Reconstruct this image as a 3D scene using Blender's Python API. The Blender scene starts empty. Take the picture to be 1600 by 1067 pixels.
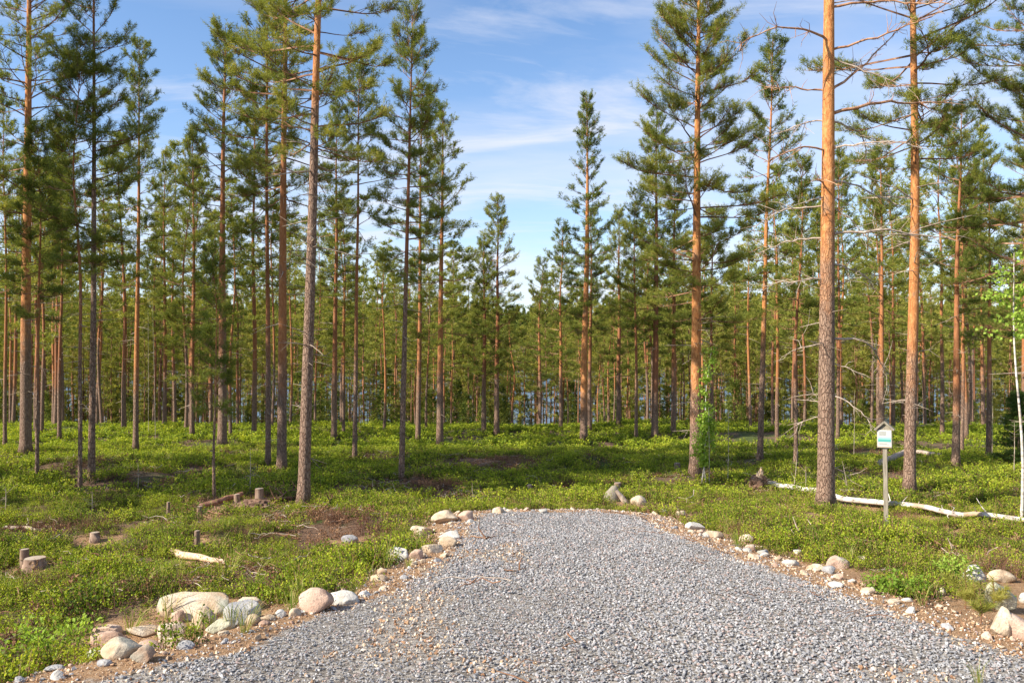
import bpy, bmesh, math, random
import numpy as np
from mathutils import Vector, Matrix, Euler
R = math.radians
F = 1290.0            # focal length in pixels of the 1600 px wide photograph
HOR = 545.0           # horizon row
# ------------------------------------------------------------------ camera, sky, sun, exposure
sc = bpy.context.scene
col = sc.collection
cd = bpy.data.cameras.new('camera'); cam = bpy.data.objects.new('camera', cd); col.objects.link(cam)
PITCH = math.atan((HOR-533.5)/F)
cam.location = (0, 0, 0); cam.rotation_euler = (R(90)+PITCH, 0, 0)
cd.sensor_width = 36; cd.lens = 36*F/1600; cd.clip_start = .05; cd.clip_end = 5000
sc.camera = cam
SUN_AZ, SUN_EL = -114.0, 35.0     # azimuth from +Y (view direction), clockwise positive
sd = Vector((math.sin(R(SUN_AZ))*math.cos(R(SUN_EL)), math.cos(R(SUN_AZ))*math.cos(R(SUN_EL)), math.sin(R(SUN_EL))))
sl = bpy.data.lights.new('sun', 'SUN'); so = bpy.data.objects.new('sun', sl); col.objects.link(so)
sl.energy = 5.0; sl.angle = R(.5); sl.color = (1, .93, .80)
so.rotation_euler = (-sd).to_track_quat('-Z', 'Y').to_euler()
so.location = (-30, -20, 40)
world = bpy.data.worlds.new('World'); sc.world = world; world.use_nodes = True
nt = world.node_tree; N = nt.nodes; L = nt.links; N.clear()
def wn(t, **k):
    n = N.new(t)
    for a, b in k.items(): setattr(n, a, b)
    return n
sky = wn('ShaderNodeTexSky', sky_type='NISHITA', sun_disc=False, sun_elevation=R(SUN_EL), sun_rotation=R(SUN_AZ), altitude=200, air_density=1.0, dust_density=.25, ozone_density=3.0)
tc = wn('ShaderNodeTexCoord'); sep = wn('ShaderNodeSeparateXYZ'); L.new(tc.outputs['Generated'], sep.inputs[0])
def wm(op, a, b=None, c=None):
    n = wn('ShaderNodeMath', operation=op)
    for i, v in enumerate((a, b, c)):
        if v is None: continue
        if isinstance(v, (int, float)): n.inputs[i].default_value = v
        else: L.new(v, n.inputs[i])
    return n.outputs[0]
zz = wm('ADD', wm('ABSOLUTE', sep.outputs[2]), .10)
cx = wm('DIVIDE', sep.outputs[0], zz); cy = wm('DIVIDE', sep.outputs[1], zz)
cmb = wn('ShaderNodeCombineXYZ'); L.new(cx, cmb.inputs[0]); L.new(cy, cmb.inputs[1])
mp = wn('ShaderNodeMapping'); mp.inputs['Scale'].default_value = (.38, .75, 1); mp.inputs['Location'].default_value = (3.1, 1.7, 0); mp.inputs['Rotation'].default_value = (0, 0, R(12))
L.new(cmb.outputs[0], mp.inputs[0])
no = wn('ShaderNodeTexNoise'); no.inputs['Scale'].default_value = 1.15; no.inputs['Detail'].default_value = 9; no.inputs['Roughness'].default_value = .56; no.inputs['Distortion'].default_value = .35
L.new(mp.outputs[0], no.inputs['Vector'])
rp = wn('ShaderNodeValToRGB'); rp.color_ramp.elements[0].position = .43; rp.color_ramp.elements[1].position = .70
L.new(no.outputs[0], rp.inputs[0])
# more veil toward the horizon, as thin cirrus piles up in the distance
low = wm('SUBTRACT', 1.0, wm('MINIMUM', wm('MULTIPLY', wm('ABSOLUTE', sep.outputs[2]), 2.6), 1.0))
mp2 = wn('ShaderNodeMapping'); mp2.inputs['Scale'].default_value = (.55, 1.25, 1); mp2.inputs['Location'].default_value = (1.3, .4, 2); mp2.inputs['Rotation'].default_value = (0, 0, R(-9)); L.new(cmb.outputs[0], mp2.inputs[0])
n2 = wn('ShaderNodeTexNoise'); n2.inputs['Scale'].default_value = 1.9; n2.inputs['Detail'].default_value = 12; n2.inputs['Roughness'].default_value = .62; n2.inputs['Distortion'].default_value = .6; L.new(mp2.outputs[0], n2.inputs['Vector'])
r2_ = wn('ShaderNodeValToRGB'); r2_.color_ramp.elements[0].position = .50; r2_.color_ramp.elements[1].position = .72; L.new(n2.outputs[0], r2_.inputs[0])
veil = wm('ADD', wm('ADD', wm('MULTIPLY', r2_.outputs[0], .5), wm('MULTIPLY', rp.outputs[0], .5)), wm('MULTIPLY', wm('POWER', low, 2.2), .50))
veil = wm('MINIMUM', veil, .88)
mx = wn('ShaderNodeMix', data_type='RGBA'); mx.inputs[7].default_value = (4.9, 4.95, 5.4, 1)
tint = wn('ShaderNodeMix', data_type='RGBA', blend_type='MULTIPLY'); tint.inputs[0].default_value = 1; tint.inputs[7].default_value = (.98, 1.04, 1.10, 1)
L.new(sky.outputs[0], tint.inputs[6]); L.new(tint.outputs[2], mx.inputs[6]); L.new(veil, mx.inputs[0])
bg = wn('ShaderNodeBackground'); bg.inputs[1].default_value = .106; L.new(mx.outputs[2], bg.inputs[0])
wo = wn('ShaderNodeOutputWorld'); L.new(bg.outputs[0], wo.inputs[0])
sc.view_settings.view_transform = 'Standard'; sc.view_settings.look = 'None'; sc.view_settings.exposure = .90; sc.view_settings.gamma = 1
sc.cycles.max_bounces = 6; sc.cycles.diffuse_bounces = 3; sc.cycles.transmission_bounces = 3; sc.cycles.transparent_max_bounces = 6
sc.cycles.sample_clamp_indirect = 6

# ------------------------------------------------------------------ helpers
def tag(o, label=None, cat=None, group=None, kind=None):
    if label: o['label'] = label
    if cat: o['category'] = cat
    if group: o['group'] = group
    if kind: o['kind'] = kind
    return o
def empty(name, loc, label, cat, group=None, rot=(0, 0, 0)):
    o = bpy.data.objects.new(name, None); col.objects.link(o); o.location = loc; o.rotation_euler = rot; o.empty_display_size = .2
    return tag(o, label, cat, group)
class MB:
    """collects vertices, triangles and quads with a material slot and a per-point value, builds one mesh"""
    def __init__(s): s.v = []; s.f = []; s.n = 0; s.a = []
    def add(s, v, f, m=0, a=None):
        v = np.asarray(v, float); f = np.asarray(f, int)
        if len(v) == 0: return
        s.v.append(v); s.f.append((f+s.n, m)); s.n += len(v)
        s.a.append(np.broadcast_to(np.asarray(0. if a is None else a, float), (len(v),)))
    def mesh(s, name, mats, smooth=False):
        me = bpy.data.meshes.new(name)
        V = np.concatenate(s.v); me.vertices.add(len(V)); me.vertices.foreach_set('co', V.ravel())
        loops = np.concatenate([f.ravel() for f, m in s.f]); tot = np.concatenate([np.full(len(f), f.shape[1]) for f, m in s.f])
        mi = np.concatenate([np.full(len(f), m) for f, m in s.f])
        me.loops.add(len(loops)); me.loops.foreach_set('vertex_index', loops)
        me.polygons.add(len(tot)); me.polygons.foreach_set('loop_start', np.concatenate([[0], np.cumsum(tot)[:-1]])); me.polygons.foreach_set('loop_total', tot)
        me.polygons.foreach_set('material_index', mi)
        me.polygons.foreach_set('use_smooth', np.full(len(tot), smooth))
        at = me.attributes.new('cv', 'FLOAT', 'POINT'); at.data.foreach_set('value', np.concatenate(s.a).astype(np.float32))
        for m in mats: me.materials.append(m)
        me.update(calc_edges=True); me.validate()
        return me
    def build(s, name, mats, parent=None, smooth=False):
        if not isinstance(mats, (list, tuple)): mats = [mats]
        o = bpy.data.objects.new(name, s.mesh(name, mats, smooth)); col.objects.link(o)
        if parent: o.parent = parent
        return o
def norm(v): return v/np.maximum(np.linalg.norm(v, axis=-1, keepdims=True), 1e-9)
def tube(pts, rad, k=8, cap=True, rf=None):
    """one smooth tube through pts; rf(angle, i) may modulate the radius"""
    P = np.asarray(pts, float); n = len(P); rad = np.asarray(rad, float)*np.ones(n)
    T = norm(np.gradient(P, axis=0)); ref = np.array([1, 0, 0.]) if abs(T[0][0]) < .9 else np.array([0, 1., 0])
    A = norm(np.cross(T, ref)); B = np.cross(T, A)
    th = np.arange(k)/k*2*math.pi
    rr = rad[:, None]*(1 if rf is None else rf)
    V = P[:, None]+(A[:, None]*np.cos(th)[None, :, None]+B[:, None]*np.sin(th)[None, :, None])*rr[..., None]
    V = V.reshape(-1, 3); i = np.arange(n-1)[:, None]*k; j = np.arange(k)[None]; j2 = (j+1) % k
    Fq = np.stack([i+j, i+j2, i+k+j2, i+k+j], -1).reshape(-1, 4)
    return V, Fq
def caps(pts, k, n):   # fan caps for tube as triangles
    t0 = [(0, j+1, j) for j in range(1, k-1)]; o = (n-1)*k
    return t0+[(o, o+j, o+j+1) for j in range(1, k-1)]
def prisms(P0, P1, r0, r1):
    """many three sided sticks at once"""
    m = len(P0); T = norm(P1-P0); ref = np.tile([0.3, .2, 1.], (m, 1)); A = norm(np.cross(T, ref)); B = np.cross(T, A)
    th = np.array([0, 2.09, 4.19]); c = A[:, None]*np.cos(th)[None, :, None]+B[:, None]*np.sin(th)[None, :, None]
    V = np.concatenate([P0[:, None]+c*np.reshape(r0, (-1, 1, 1)), P1[:, None]+c*np.reshape(r1, (-1, 1, 1))], 1).reshape(-1, 3)
    q = np.array([[0, 1, 4, 3], [1, 2, 5, 4], [2, 0, 3, 5]]); Fq = (np.arange(m)[:, None, None]*6+q[None]).reshape(-1, 4)
    return V, Fq
def box(mb, lo, hi, m=0, M=None):
    x0, y0, z0 = lo; x1, y1, z1 = hi
    v = np.array([(x0, y0, z0), (x1, y0, z0), (x1, y1, z0), (x0, y1, z0), (x0, y0, z1), (x1, y0, z1), (x1, y1, z1), (x0, y1, z1)], float)
    if M is not None: v = np.array([M @ Vector(p) for p in v])
    mb.add(v, [(0, 3, 2, 1), (4, 5, 6, 7), (0, 1, 5, 4), (1, 2, 6, 5), (2, 3, 7, 6), (3, 0, 4, 7)], m)
_h = np.random.RandomState(7).rand(65536)
def vnoise(x, y, z=0., seed=0):
    x = np.asarray(x, float); y = np.asarray(y, float); z = np.asarray(z, float)+0*x
    xi = np.floor(x).astype(int); yi = np.floor(y).astype(int); zi = np.floor(z).astype(int)
    fx = x-xi; fy = y-yi; fz = z-zi; fx = fx*fx*(3-2*fx); fy = fy*fy*(3-2*fy); fz = fz*fz*(3-2*fz)
    def H(a, b, c): return _h[((a*73856093) ^ (b*19349663) ^ (c*83492791) ^ (seed*2654435)) & 65535]
    r = 0
    for a, wa in ((0, 1-fx), (1, fx)):
        for b, wb in ((0, 1-fy), (1, fy)):
            for c, wc in ((0, 1-fz), (1, fz)): r = r+H(xi+a, yi+b, zi+c)*wa*wb*wc
    return r*2-1
def fbm(x, y, z=0., o=3, seed=0):
    s = 0; a = 1; t = 0
    for i in range(o): s = s+a*vnoise(np.asarray(x)*2**i, np.asarray(y)*2**i, np.asarray(z)*2**i, seed+i); t += a; a *= .5
    return s/t

# ------------------------------------------------------------------ terrain shape
PY = np.array([-200, -20, 0, 5, 11, 17, 27, 39, 60, 85, 108, 130, 300, 345, 400, 520, 800, 1600.])
PZ = np.array([-1.9, -1.7, -1.72, -1.86, -2.2, -2.55, -3.05, -3.55, -5.9, -8.0, -9.6, -12, -12, -9.3, 1, 12, 20, 24.])
LAKE_Z = -9.0
def base(x, y): return np.interp(y, PY, PZ)
def ray(px, py):
    v = Vector(((px-800)/F, (533.5-py)/F, -1)); v = cam.rotation_euler.to_matrix() @ v
    return v/v.y
def hit(px, py, fn):
    r = ray(px, py); d = np.concatenate([np.arange(1.5, 60, .02), np.arange(60, 900, .5)])
    z = fn(r.x*d, d); i = np.argmax(r.z*d <= z)
    if r.z*d[i] > z[i]: i = len(d)-1
    return r.x*d[i], d[i], float(z[i])
EDGE = [(-260, 1190), (100, 1072), (240, 1043), (340, 1026), (400, 1010), (445, 984), (500, 962), (560, 941), (622, 926), (660, 898), (700, 870), (728, 842), (738, 818), (752, 803), (790, 799), (850, 801), (930, 800), (1000, 806), (1028, 826), (1100, 852), (1200, 888), (1260, 910), (1330, 935), (1400, 957), (1500, 994), (1600, 1024), (1750, 1075), (1960, 1150)]
poly = [hit(px, py, base)[:2] for px, py in EDGE]
poly = np.array([(-6.5, -3)]+[tuple(p) for p in poly]+[(7.5, -3)])
def sdf(x, y):
    x = np.asarray(x, float); y = np.asarray(y, float); d = np.full(x.shape, 1e9); ins = np.zeros(x.shape, bool)
    for i in range(len(poly)):
        ax, ay = poly[i-1]; bx, by = poly[i]; ex, ey = bx-ax, by-ay
        t = np.clip(((x-ax)*ex+(y-ay)*ey)/(ex*ex+ey*ey), 0, 1)
        d = np.minimum(d, np.hypot(x-ax-t*ex, y-ay-t*ey))
        c = ((ay > y) != (by > y)) & (x < (bx-ax)*(y-ay)/(by-ay+1e-12)+ax); ins ^= c
    return np.where(ins, -d, d)
def sstep(a, b, x): t = np.clip((x-a)/(b-a), 0, 1); return t*t*(3-2*t)
def ground(x, y):
    x = np.asarray(x, float); y = np.asarray(y, float)
    s = sdf(x, y); out = sstep(.15, 1.3, s)
    far = sstep(9, 20, y)
    left = sstep(-2, -6, x)*sstep(20, 8, y)
    z = base(x, y)-out*(.17+.12*left)
    z = z+out*(fbm(x*.55, y*.55, 0, 2, 3)*.20+fbm(x*.16, y*.16, 0, 2, 5)*.16*far+.17*sstep(24, 36, y)*sstep(70, 50, y)*fbm(x*.3, y*.3, 0, 2, 29))
    z = z+sstep(300, 520, y)*(fbm(x*.006, y*.006, 0, 2, 9)*9+4)+sstep(150, 400, np.abs(x))*sstep(60, 200, y)*0
    z = z+out*.085*fbm(x*1.5, y*1.7, 0, 2, 23)*sstep(40, 20, y)
    z = z+.012*fbm(x*2.2, y*2.2, 0, 2, 11)*(1-out)
    return z
def at(px, py): 
    x, y, z = hit(px, py, ground); return Vector((x, y, z))
def gz(x, y): return float(ground(np.array([x]), np.array([y]))[0])

# ------------------------------------------------------------------ materials
def mat(name):
    m = bpy.data.materials.new(name); m.use_nodes = True; m.node_tree.nodes.clear(); return m
class NT:
    def __init__(s, m): s.t = m.node_tree; s.N = s.t.nodes; s.L = s.t.links
    def n(s, t, ins=None, **k):
        n = s.N.new(t)
        for a, b in k.items(): setattr(n, a, b)
        for a, b in (ins or {}).items():
            if hasattr(b, 'links'): s.L.new(b, n.inputs[a])
            else: n.inputs[a].default_value = b
        return n
    def noise(s, vec, scale, detail=3, rough=.5, dist=0): return s.n('ShaderNodeTexNoise', {'Vector': vec, 'Scale': scale, 'Detail': detail, 'Roughness': rough, 'Distortion': dist}).outputs[0]
    def m(s, op, a, b=0.): return s.n('ShaderNodeMath', {0: a, 1: b}, operation=op, use_clamp=False).outputs[0]
    def ramp(s, fac, stops):
        n = s.n('ShaderNodeValToRGB', {0: fac}); e = n.color_ramp.elements
        while len(e) < len(stops): e.new(.5)
        for i, (p, c) in enumerate(stops): e[i].position = p; e[i].color = (*c, 1) if len(c) == 3 else c
        return n.outputs[0]
    def mix(s, f, a, b, bt='MIX'):
        return s.n('ShaderNodeMix', {0: f, 6: a if hasattr(a, 'links') else (*a, 1), 7: b if hasattr(b, 'links') else (*b, 1)}, data_type='RGBA', blend_type=bt).outputs[2]
    def sstep(s, v, a, b): return s.n('ShaderNodeMapRange', {0: v, 1: a, 2: b}, interpolation_type='SMOOTHSTEP').outputs[0]
    def bump(s, h, st, dist): return s.n('ShaderNodeBump', {'Height': h, 'Strength': st, 'Distance': dist}).outputs[0]
    def attr(s, name): return s.n('ShaderNodeAttribute', attribute_name=name).outputs['Fac']
    def co(s, o='Object'): return s.n('ShaderNodeTexCoord').outputs[o]
    def map(s, v, sc=(1, 1, 1)): return s.n('ShaderNodeMapping', {'Vector': v, 'Scale': sc}).outputs[0]
    def out(s, c, rough=.9, nor=None, spec=.25):
        ins = {'Base Color': c, 'Roughness': rough, 'Specular IOR Level': spec}
        if nor is not None: ins['Normal'] = nor
        b = s.n('ShaderNodeBsdfPrincipled', ins); s.n('ShaderNodeOutputMaterial', {0: b.outputs[0]})
def leafy(name, stops, trans=.35, rough=.55, rnd=.25):
    """thin leaves or needles: colour from the per-point value, a little per-object variation, some light through them"""
    m = mat(name); t = NT(m)
    v = t.attr('cv'); oi = t.n('ShaderNodeObjectInfo').outputs['Random']
    v2 = t.m('ADD', v, t.m('MULTIPLY', t.m('SUBTRACT', oi, .5), rnd)); c = t.ramp(v2, stops)
    d = t.n('ShaderNodeBsdfPrincipled', {'Base Color': c, 'Roughness': rough, 'Specular IOR Level': .12})
    tr = t.n('ShaderNodeBsdfTranslucent', {'Color': t.mix(1., c, (1.25, 1.2, .6), 'MULTIPLY')})
    mx = t.n('ShaderNodeMixShader', {0: trans, 1: d.outputs[0], 2: tr.outputs[0]}); t.n('ShaderNodeOutputMaterial', {0: mx.outputs[0]})
    return m
def bark_mat(name='pine_bark', lo=.30, hi=.70):
    m = mat(name); t = NT(m); o = t.co(); h = t.attr('cv')
    n1 = t.noise(t.map(o, (3, 3, 1.4)), 1.3, 3); n2 = t.noise(t.map(o, (1, 1, .35)), 26, 5, .65, .6)
    wob = t.n('ShaderNodeTexNoise', {'Vector': o, 'Scale': 14., 'Detail': 3.}).outputs['Color']; ov = t.n('ShaderNodeVectorMath', {0: o, 1: t.n('ShaderNodeVectorMath', {0: wob, 'Scale': .05}, operation='SCALE').outputs[0]}, operation='ADD').outputs[0]
    vr = t.n('ShaderNodeTexVoronoi', {'Vector': t.map(ov, (1, 1, .30)), 'Scale': 30, 'Randomness': 1.}, feature='DISTANCE_TO_EDGE').outputs[0]
    crack = t.sstep(t.m('ADD', vr, t.m('MULTIPLY', n2, .10)), .04, .20)
    f = t.sstep(t.m('ADD', h, t.m('MULTIPLY', t.m('SUBTRACT', n1, .5), 3.2)), -.7, 1.0)
    low = t.mix(n2, (.14, .082, .053), (.43, .29, .21)); low = t.mix(crack, t.mix(.45, (.15, .07, .045), low), low)
    up = t.ramp(n2, [(.28, (.24, .08, .025)), (.5, (.50, .20, .065)), (.72, (.70, .37, .15))])
    up = t.mix(t.sstep(t.noise(t.map(o, (1, 1, .5)), 7, 3), .56, .72), up, (.36, .19, .10))
    up = t.mix(t.m('ADD', t.m('MULTIPLY', t.n('ShaderNodeObjectInfo').outputs['Random'], hi), lo), up, (.25, .10, .05)); c = t.mix(f, low, up)
    hb = t.m('ADD', t.m('MULTIPLY', crack, t.m('SUBTRACT', 1.1, f)), t.m('MULTIPLY', n2, .7))
    t.out(c, .85, t.bump(hb, .9, .02)); return m
def twig_mat():
    m = mat('branch_bark'); t = NT(m); o = t.co(); n = t.noise(o, 6, 3)
    t.out(t.ramp(n, [(.3, (.10, .05, .03)), (.55, (.26, .13, .07)), (.75, (.38, .25, .16))]), .85); return m
def wood_mat(name, a, b, c, sc=(1, 1, 12), s=9):
    m = mat(name); t = NT(m); o = t.co(); n = t.noise(t.map(o, sc), s, 5, .6, .3)
    t.out(t.ramp(n, [(.3, a), (.5, b), (.7, c)]), .85, t.bump(n, .6, .01)); return m
M_BARK = bark_mat(); M_BARKO = bark_mat('bright_pine_bark', 0., .2); M_TWIG = twig_mat()
M_NEED = leafy('pine_needles', [(.0, (.045, .075, .016)), (.4, (.15, .19, .038)), (.75, (.30, .31, .06)), (1., (.42, .37, .09))], .38)
M_SPRU = leafy('spruce_needles', [(0, (.05, .09, .02)), (1., (.14, .20, .04))], .25)
M_BIRL = leafy('birch_leaves', [(0, (.20, .32, .04)), (1., (.46, .60, .11))], .5)
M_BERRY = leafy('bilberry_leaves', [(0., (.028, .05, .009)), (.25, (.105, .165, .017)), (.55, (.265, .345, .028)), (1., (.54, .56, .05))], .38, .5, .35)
M_DRY = leafy('dry_leaves', [(0., (.12, .06, .035)), (.5, (.27, .14, .075)), (1., (.42, .27, .16))], .15, .8, .5)
M_DEAD = wood_mat('dead_wood', (.22, .15, .11), (.40, .31, .24), (.58, .48, .39), (6, 6, 6), 3)
M_DEADO = wood_mat('peeling_branch_bark', (.20, .09, .05), (.42, .22, .12), (.56, .38, .25), (3, 3, 3), 4)
M_GREYW = wood_mat('weathered_grey_wood', (.16, .135, .10), (.27, .23, .175), (.37, .32, .25), (14, 14, .8), 8)
M_STUMP = wood_mat('stump_bark', (.13, .08, .055), (.26, .17, .12), (.40, .29, .21), (1, 1, .3), 16)

def cutwood():
    m = mat('cut_wood'); t = NT(m); o = t.co()
    w = t.n('ShaderNodeTexWave', {'Vector': t.map(o, (1, 1, .02)), 'Scale': 26., 'Distortion': 1.5, 'Detail': 2.}, wave_type='RINGS', rings_direction='Z').outputs[1]
    t.out(t.mix(w, (.30, .235, .17), (.50, .41, .31)), .8); return m
M_CUT = cutwood()
def birch():
    m = mat('birch_bark'); t = NT(m); o = t.co()
    n = t.noise(t.map(o, (3, 3, 9)), 2.2, 4, .6); n2 = t.noise(o, 2.6, 3)
    c = t.ramp(n, [(.34, (.11, .09, .08)), (.43, (.46, .39, .33)), (.6, (.70, .64, .57))])
    c = t.mix(t.sstep(n2, .56, .68), c, (.42, .29, .20)); t.out(c, .7, t.bump(n, .4, .01)); return m
M_BIRCH = birch()
def rockm(name, a, b, c, lichen=(.33, .33, .27), lf=.6):
    m = mat(name); t = NT(m); o = t.co(); g = t.n('ShaderNodeNewGeometry').outputs['Position']
    n = t.noise(g, 5.5, 6, .6, .4); sp = t.noise(g, 70, 2, .6); big = t.noise(g, 2.1, 3)
    cc = t.ramp(n, [(.32, a), (.5, b), (.68, c)]); cc = t.mix(t.m('MULTIPLY', t.sstep(sp, .52, .7), .5), cc, (.16, .13, .11))
    cc = t.mix(t.sstep(big, lf, lf+.1), cc, lichen)
    t.out(cc, .88, t.bump(t.m('ADD', n, t.m('MULTIPLY', sp, .3)), .65, .03)); return m
ROCKS = dict(cream=rockm('rock_cream', (.34, .23, .14), (.53, .41, .285), (.65, .555, .43)), pink=rockm('rock_pink', (.33, .20, .135), (.48, .325, .24), (.59, .44, .335)),
             grey=rockm('rock_grey', (.20, .20, .21), (.33, .32, .32), (.50, .46, .40)), white=rockm('rock_white', (.38, .345, .30), (.53, .49, .43), (.66, .62, .56), lf=.64),
             brown=rockm('rock_brown', (.20, .12, .08), (.33, .21, .14), (.46, .33, .23)), green=rockm('rock_mossy', (.30, .29, .19), (.48, .45, .32), (.60, .56, .43)))

B = [
 ((249, 931, 360, 972), 'cream', 'largest boulder, low and cream with a smooth rounded top', 4),
 ((352, 939, 410, 980), 'grey', 'grey lichen-patched boulder right of the largest cream boulder', 6),
 ((366, 935, 413, 962), 'cream', 'pale boulder tucked behind the grey lichen-patched boulder', 6),
 ((293, 953, 340, 990), 'cream', 'rounded boulder leaning on the front of the largest cream boulder', 6),
 ((326, 966, 366, 990), 'green', 'pale angular stone in front of the grey lichen-patched boulder', 9),
 ((268, 957, 289, 977), 'pink', 'small egg-shaped stone before the left end of the largest boulder', 2),
 ((246, 974, 291, 1000), 'cream', 'rounded cream boulder below the small egg-shaped stone', 5),
 ((246, 993, 290, 1012), 'cream', 'flat tan slab lying at the foot of the rounded cream boulder', 7),
 ((197, 979, 250, 999), 'cream', 'flat pale boulder left of the rounded cream one', 6),
 ((140, 977, 190, 1000), 'pink', 'pink-topped boulder at the left end of the rock heap', 5),
 ((136, 993, 196, 1010), 'pink', 'long reddish slab under the pink-topped boulder', 7),
 ((159, 994, 215, 1034), 'cream', 'tall slanting boulder at the front left of the heap', 6),
 ((205, 996, 256, 1018), 'pink', 'pinkish wedge between the slanting boulder and the flat tan slab', 8),
 ((136, 1008, 174, 1032), 'green', 'greenish pale stone left of the tall slanting boulder', 5),
 ((207, 1011, 243, 1041), 'brown', 'dark brown round stone lying in the dirt by the gravel', 3),
 ((18, 1040, 42, 1052), 'cream', 'small cream stone at the lower left corner', 4),
 ((64, 1037, 100, 1050), 'grey', 'flat grey stone near the lower left corner', 6),
 ((383, 960, 407, 981), 'cream', 'round cream cobble just right of the grey boulder', 3),
 ((404, 961, 430, 972), 'cream', 'flat cobble between the rock heap and the round pink boulder', 4),
 ((428, 953, 447, 966), 'white', 'white cobble midway between the rock heap and the pink boulder', 4),
 ((451, 950, 470, 966), 'cream', 'cream cobble touching the left side of the round pink boulder', 4),
 ((467, 921, 519, 962), 'pink', 'large round pink boulder standing alone by the gravel', 3),
 ((514, 922, 560, 948), 'white', 'flat whitish boulder beside the round pink boulder', 7),
 ((590, 887, 606, 900), 'cream', 'small tan stone above a flat tan one by the gravel bend', 5),
 ((579, 897, 604, 911), 'cream', 'flat tan stone by the gravel bend', 6),
 ((606, 853, 641, 880), 'white', 'grey-white rugged rock left of the upper gravel bend', 8),
 ((640, 859, 661, 877), 'pink', 'pinkish stone touching the grey-white rugged rock', 6),
 ((658, 848, 690, 866), 'cream', 'flat cream stone above the pinkish one', 7),
 ((683, 840, 714, 856), 'cream', 'long cream stone at the upper gravel bend', 7),
 ((642, 822, 679, 841), 'cream', 'tan block above the upper gravel bend', 7),
 ((686, 830, 719, 844), 'white', 'whitish slab right of the tan block', 7),
 ((675, 798, 718, 820), 'cream', 'big tan boulder at the far left corner of the gravel', 5),
 ((716, 799, 746, 815), 'pink', 'pinkish boulder right of the big tan corner boulder', 7),
 ((534, 837, 560, 851), 'grey', 'lone grey stone in the shrubs left of the gravel', 6),
 ((770, 793, 789, 804), 'cream', 'small cream stone on the far gravel edge, leftmost there', 5),
 ((842, 795, 856, 803), 'white', 'small white stone on the middle of the far gravel edge', 5),
 ((986, 777, 1009, 792), 'cream', 'round cream boulder beyond the far gravel edge near the slanted stump', 2),
 ((1030, 796, 1042, 805), 'white', 'small white stone at the far right corner of the gravel', 6),
 ((1055, 799, 1070, 807), 'cream', 'small cream stone right of the far corner of the gravel', 5),
 ((1068, 816, 1100, 829), 'white', 'whitish slab lying where the right gravel edge begins', 7),
 ((1102, 829, 1132, 842), 'cream', 'flat cream slab right of the whitish slab', 7),
 ((1156, 834, 1177, 850), 'cream', 'round cream stone in the shrubs of the right edge', 3),
 ((1165, 850, 1182, 862), 'pink', 'pinkish stone below the round cream stone', 5),
 ((1184, 858, 1201, 868), 'grey', 'small greyish stone right of the pinkish stone', 6),
 ((1240, 858, 1252, 867), 'white', 'small bright stone in the shrubs below the biggest trunk', 5),
 ((1223, 872, 1252, 885), 'white', 'flat whitish stone left of the twin-stone pair', 7),
 ((1262, 880, 1290, 893), 'cream', 'flat cream stone against the left side of the pink corner boulder', 6),
 ((1284, 868, 1324, 892), 'pink', 'pinkish boulder with a shaded side on the right gravel edge', 6),
 ((1286, 884, 1306, 898), 'grey', 'dark grey stone at the foot of the pinkish right-edge boulder', 6),
 ((1340, 869, 1352, 879), 'cream', 'small cream stone hidden in shrubs right of the pinkish boulder', 4),
 ((1294, 909, 1317, 919), 'white', 'flat white stone in the dirt by the right gravel edge', 7),
 ((1345, 918, 1368, 930), 'cream', 'flat cream stone in the dirt below the leafy bush', 6),
 ((1499, 891, 1540, 914), 'white', 'white angular rock above the pine seedlings', 9),
 ((1542, 896, 1582, 912), 'cream', 'long cream rock right of the white angular rock', 6),
 ((1540, 924, 1592, 960), 'green', 'large pale green-grey boulder behind the pine seedlings', 6),
 ((1548, 966, 1580, 1000), 'cream', 'cream boulder at the right edge, left of its larger neighbour', 6),
 ((1568, 970, 1618, 1003), 'pink', 'large pinkish boulder cut by the right frame edge', 6),
 ((1466, 922, 1480, 932), 'cream', 'small cream stone left of the pine seedlings', 5),
 ((1590, 930, 1614, 944), 'white', 'pale stone at the right frame edge above the pinkish boulder', 7)]
RC = []
for bx, *_ in B:
    p = at((bx[0]+bx[2])/2, bx[3]-(bx[3]-bx[1])*.12); w = (bx[2]-bx[0])/F*p.y; RC.append((p.x, p.y+.1*w, w*.5+.06)); RC.append((p.x, p.y-.22, w*.42))
    if bx[2]-bx[0] > 30: RC.append((p.x, p.y-.42, w*.40))
    if bx[0] > 1450: RC.append((p.x-.05, p.y-.30, w*.5+.14)); RC.append((p.x-.1, p.y-.62, w*.5+.10)); RC.append((p.x-.15, p.y-.95, w*.5-.08))
for a, b, c in [(54, 889, .17), (38, 884, .1), (148, 846, .13), (312, 813, .1), (328, 808, .16), (345, 802, .18), (362, 796, .18), (378, 792, .18), (405, 789, .22), (398, 800, .3), (430, 790, .18), (450, 788, .18), (308, 853, .1), (263, 808, .06), (1188, 766, .25), (962, 783, .2), (1058, 738, .2), (290, 878, .14), (315, 882, .14), (340, 886, .12), (1290, 806, .2), (1230, 777, .12), (1350, 800, .12), (1480, 815, .12), (1450, 812, .14), (1520, 818, .15), (1560, 822, .16), (1600, 825, .16), (1320, 796, .12), (1262, 782, .12), (1420, 810, .1)]:
    p = at(a, b); RC.append((p.x, p.y, c))
RC = np.array(RC)
def rockclear(x, y): return np.min([np.hypot(x-a, y-b)-c for a, b, c in RC], 0)
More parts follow.
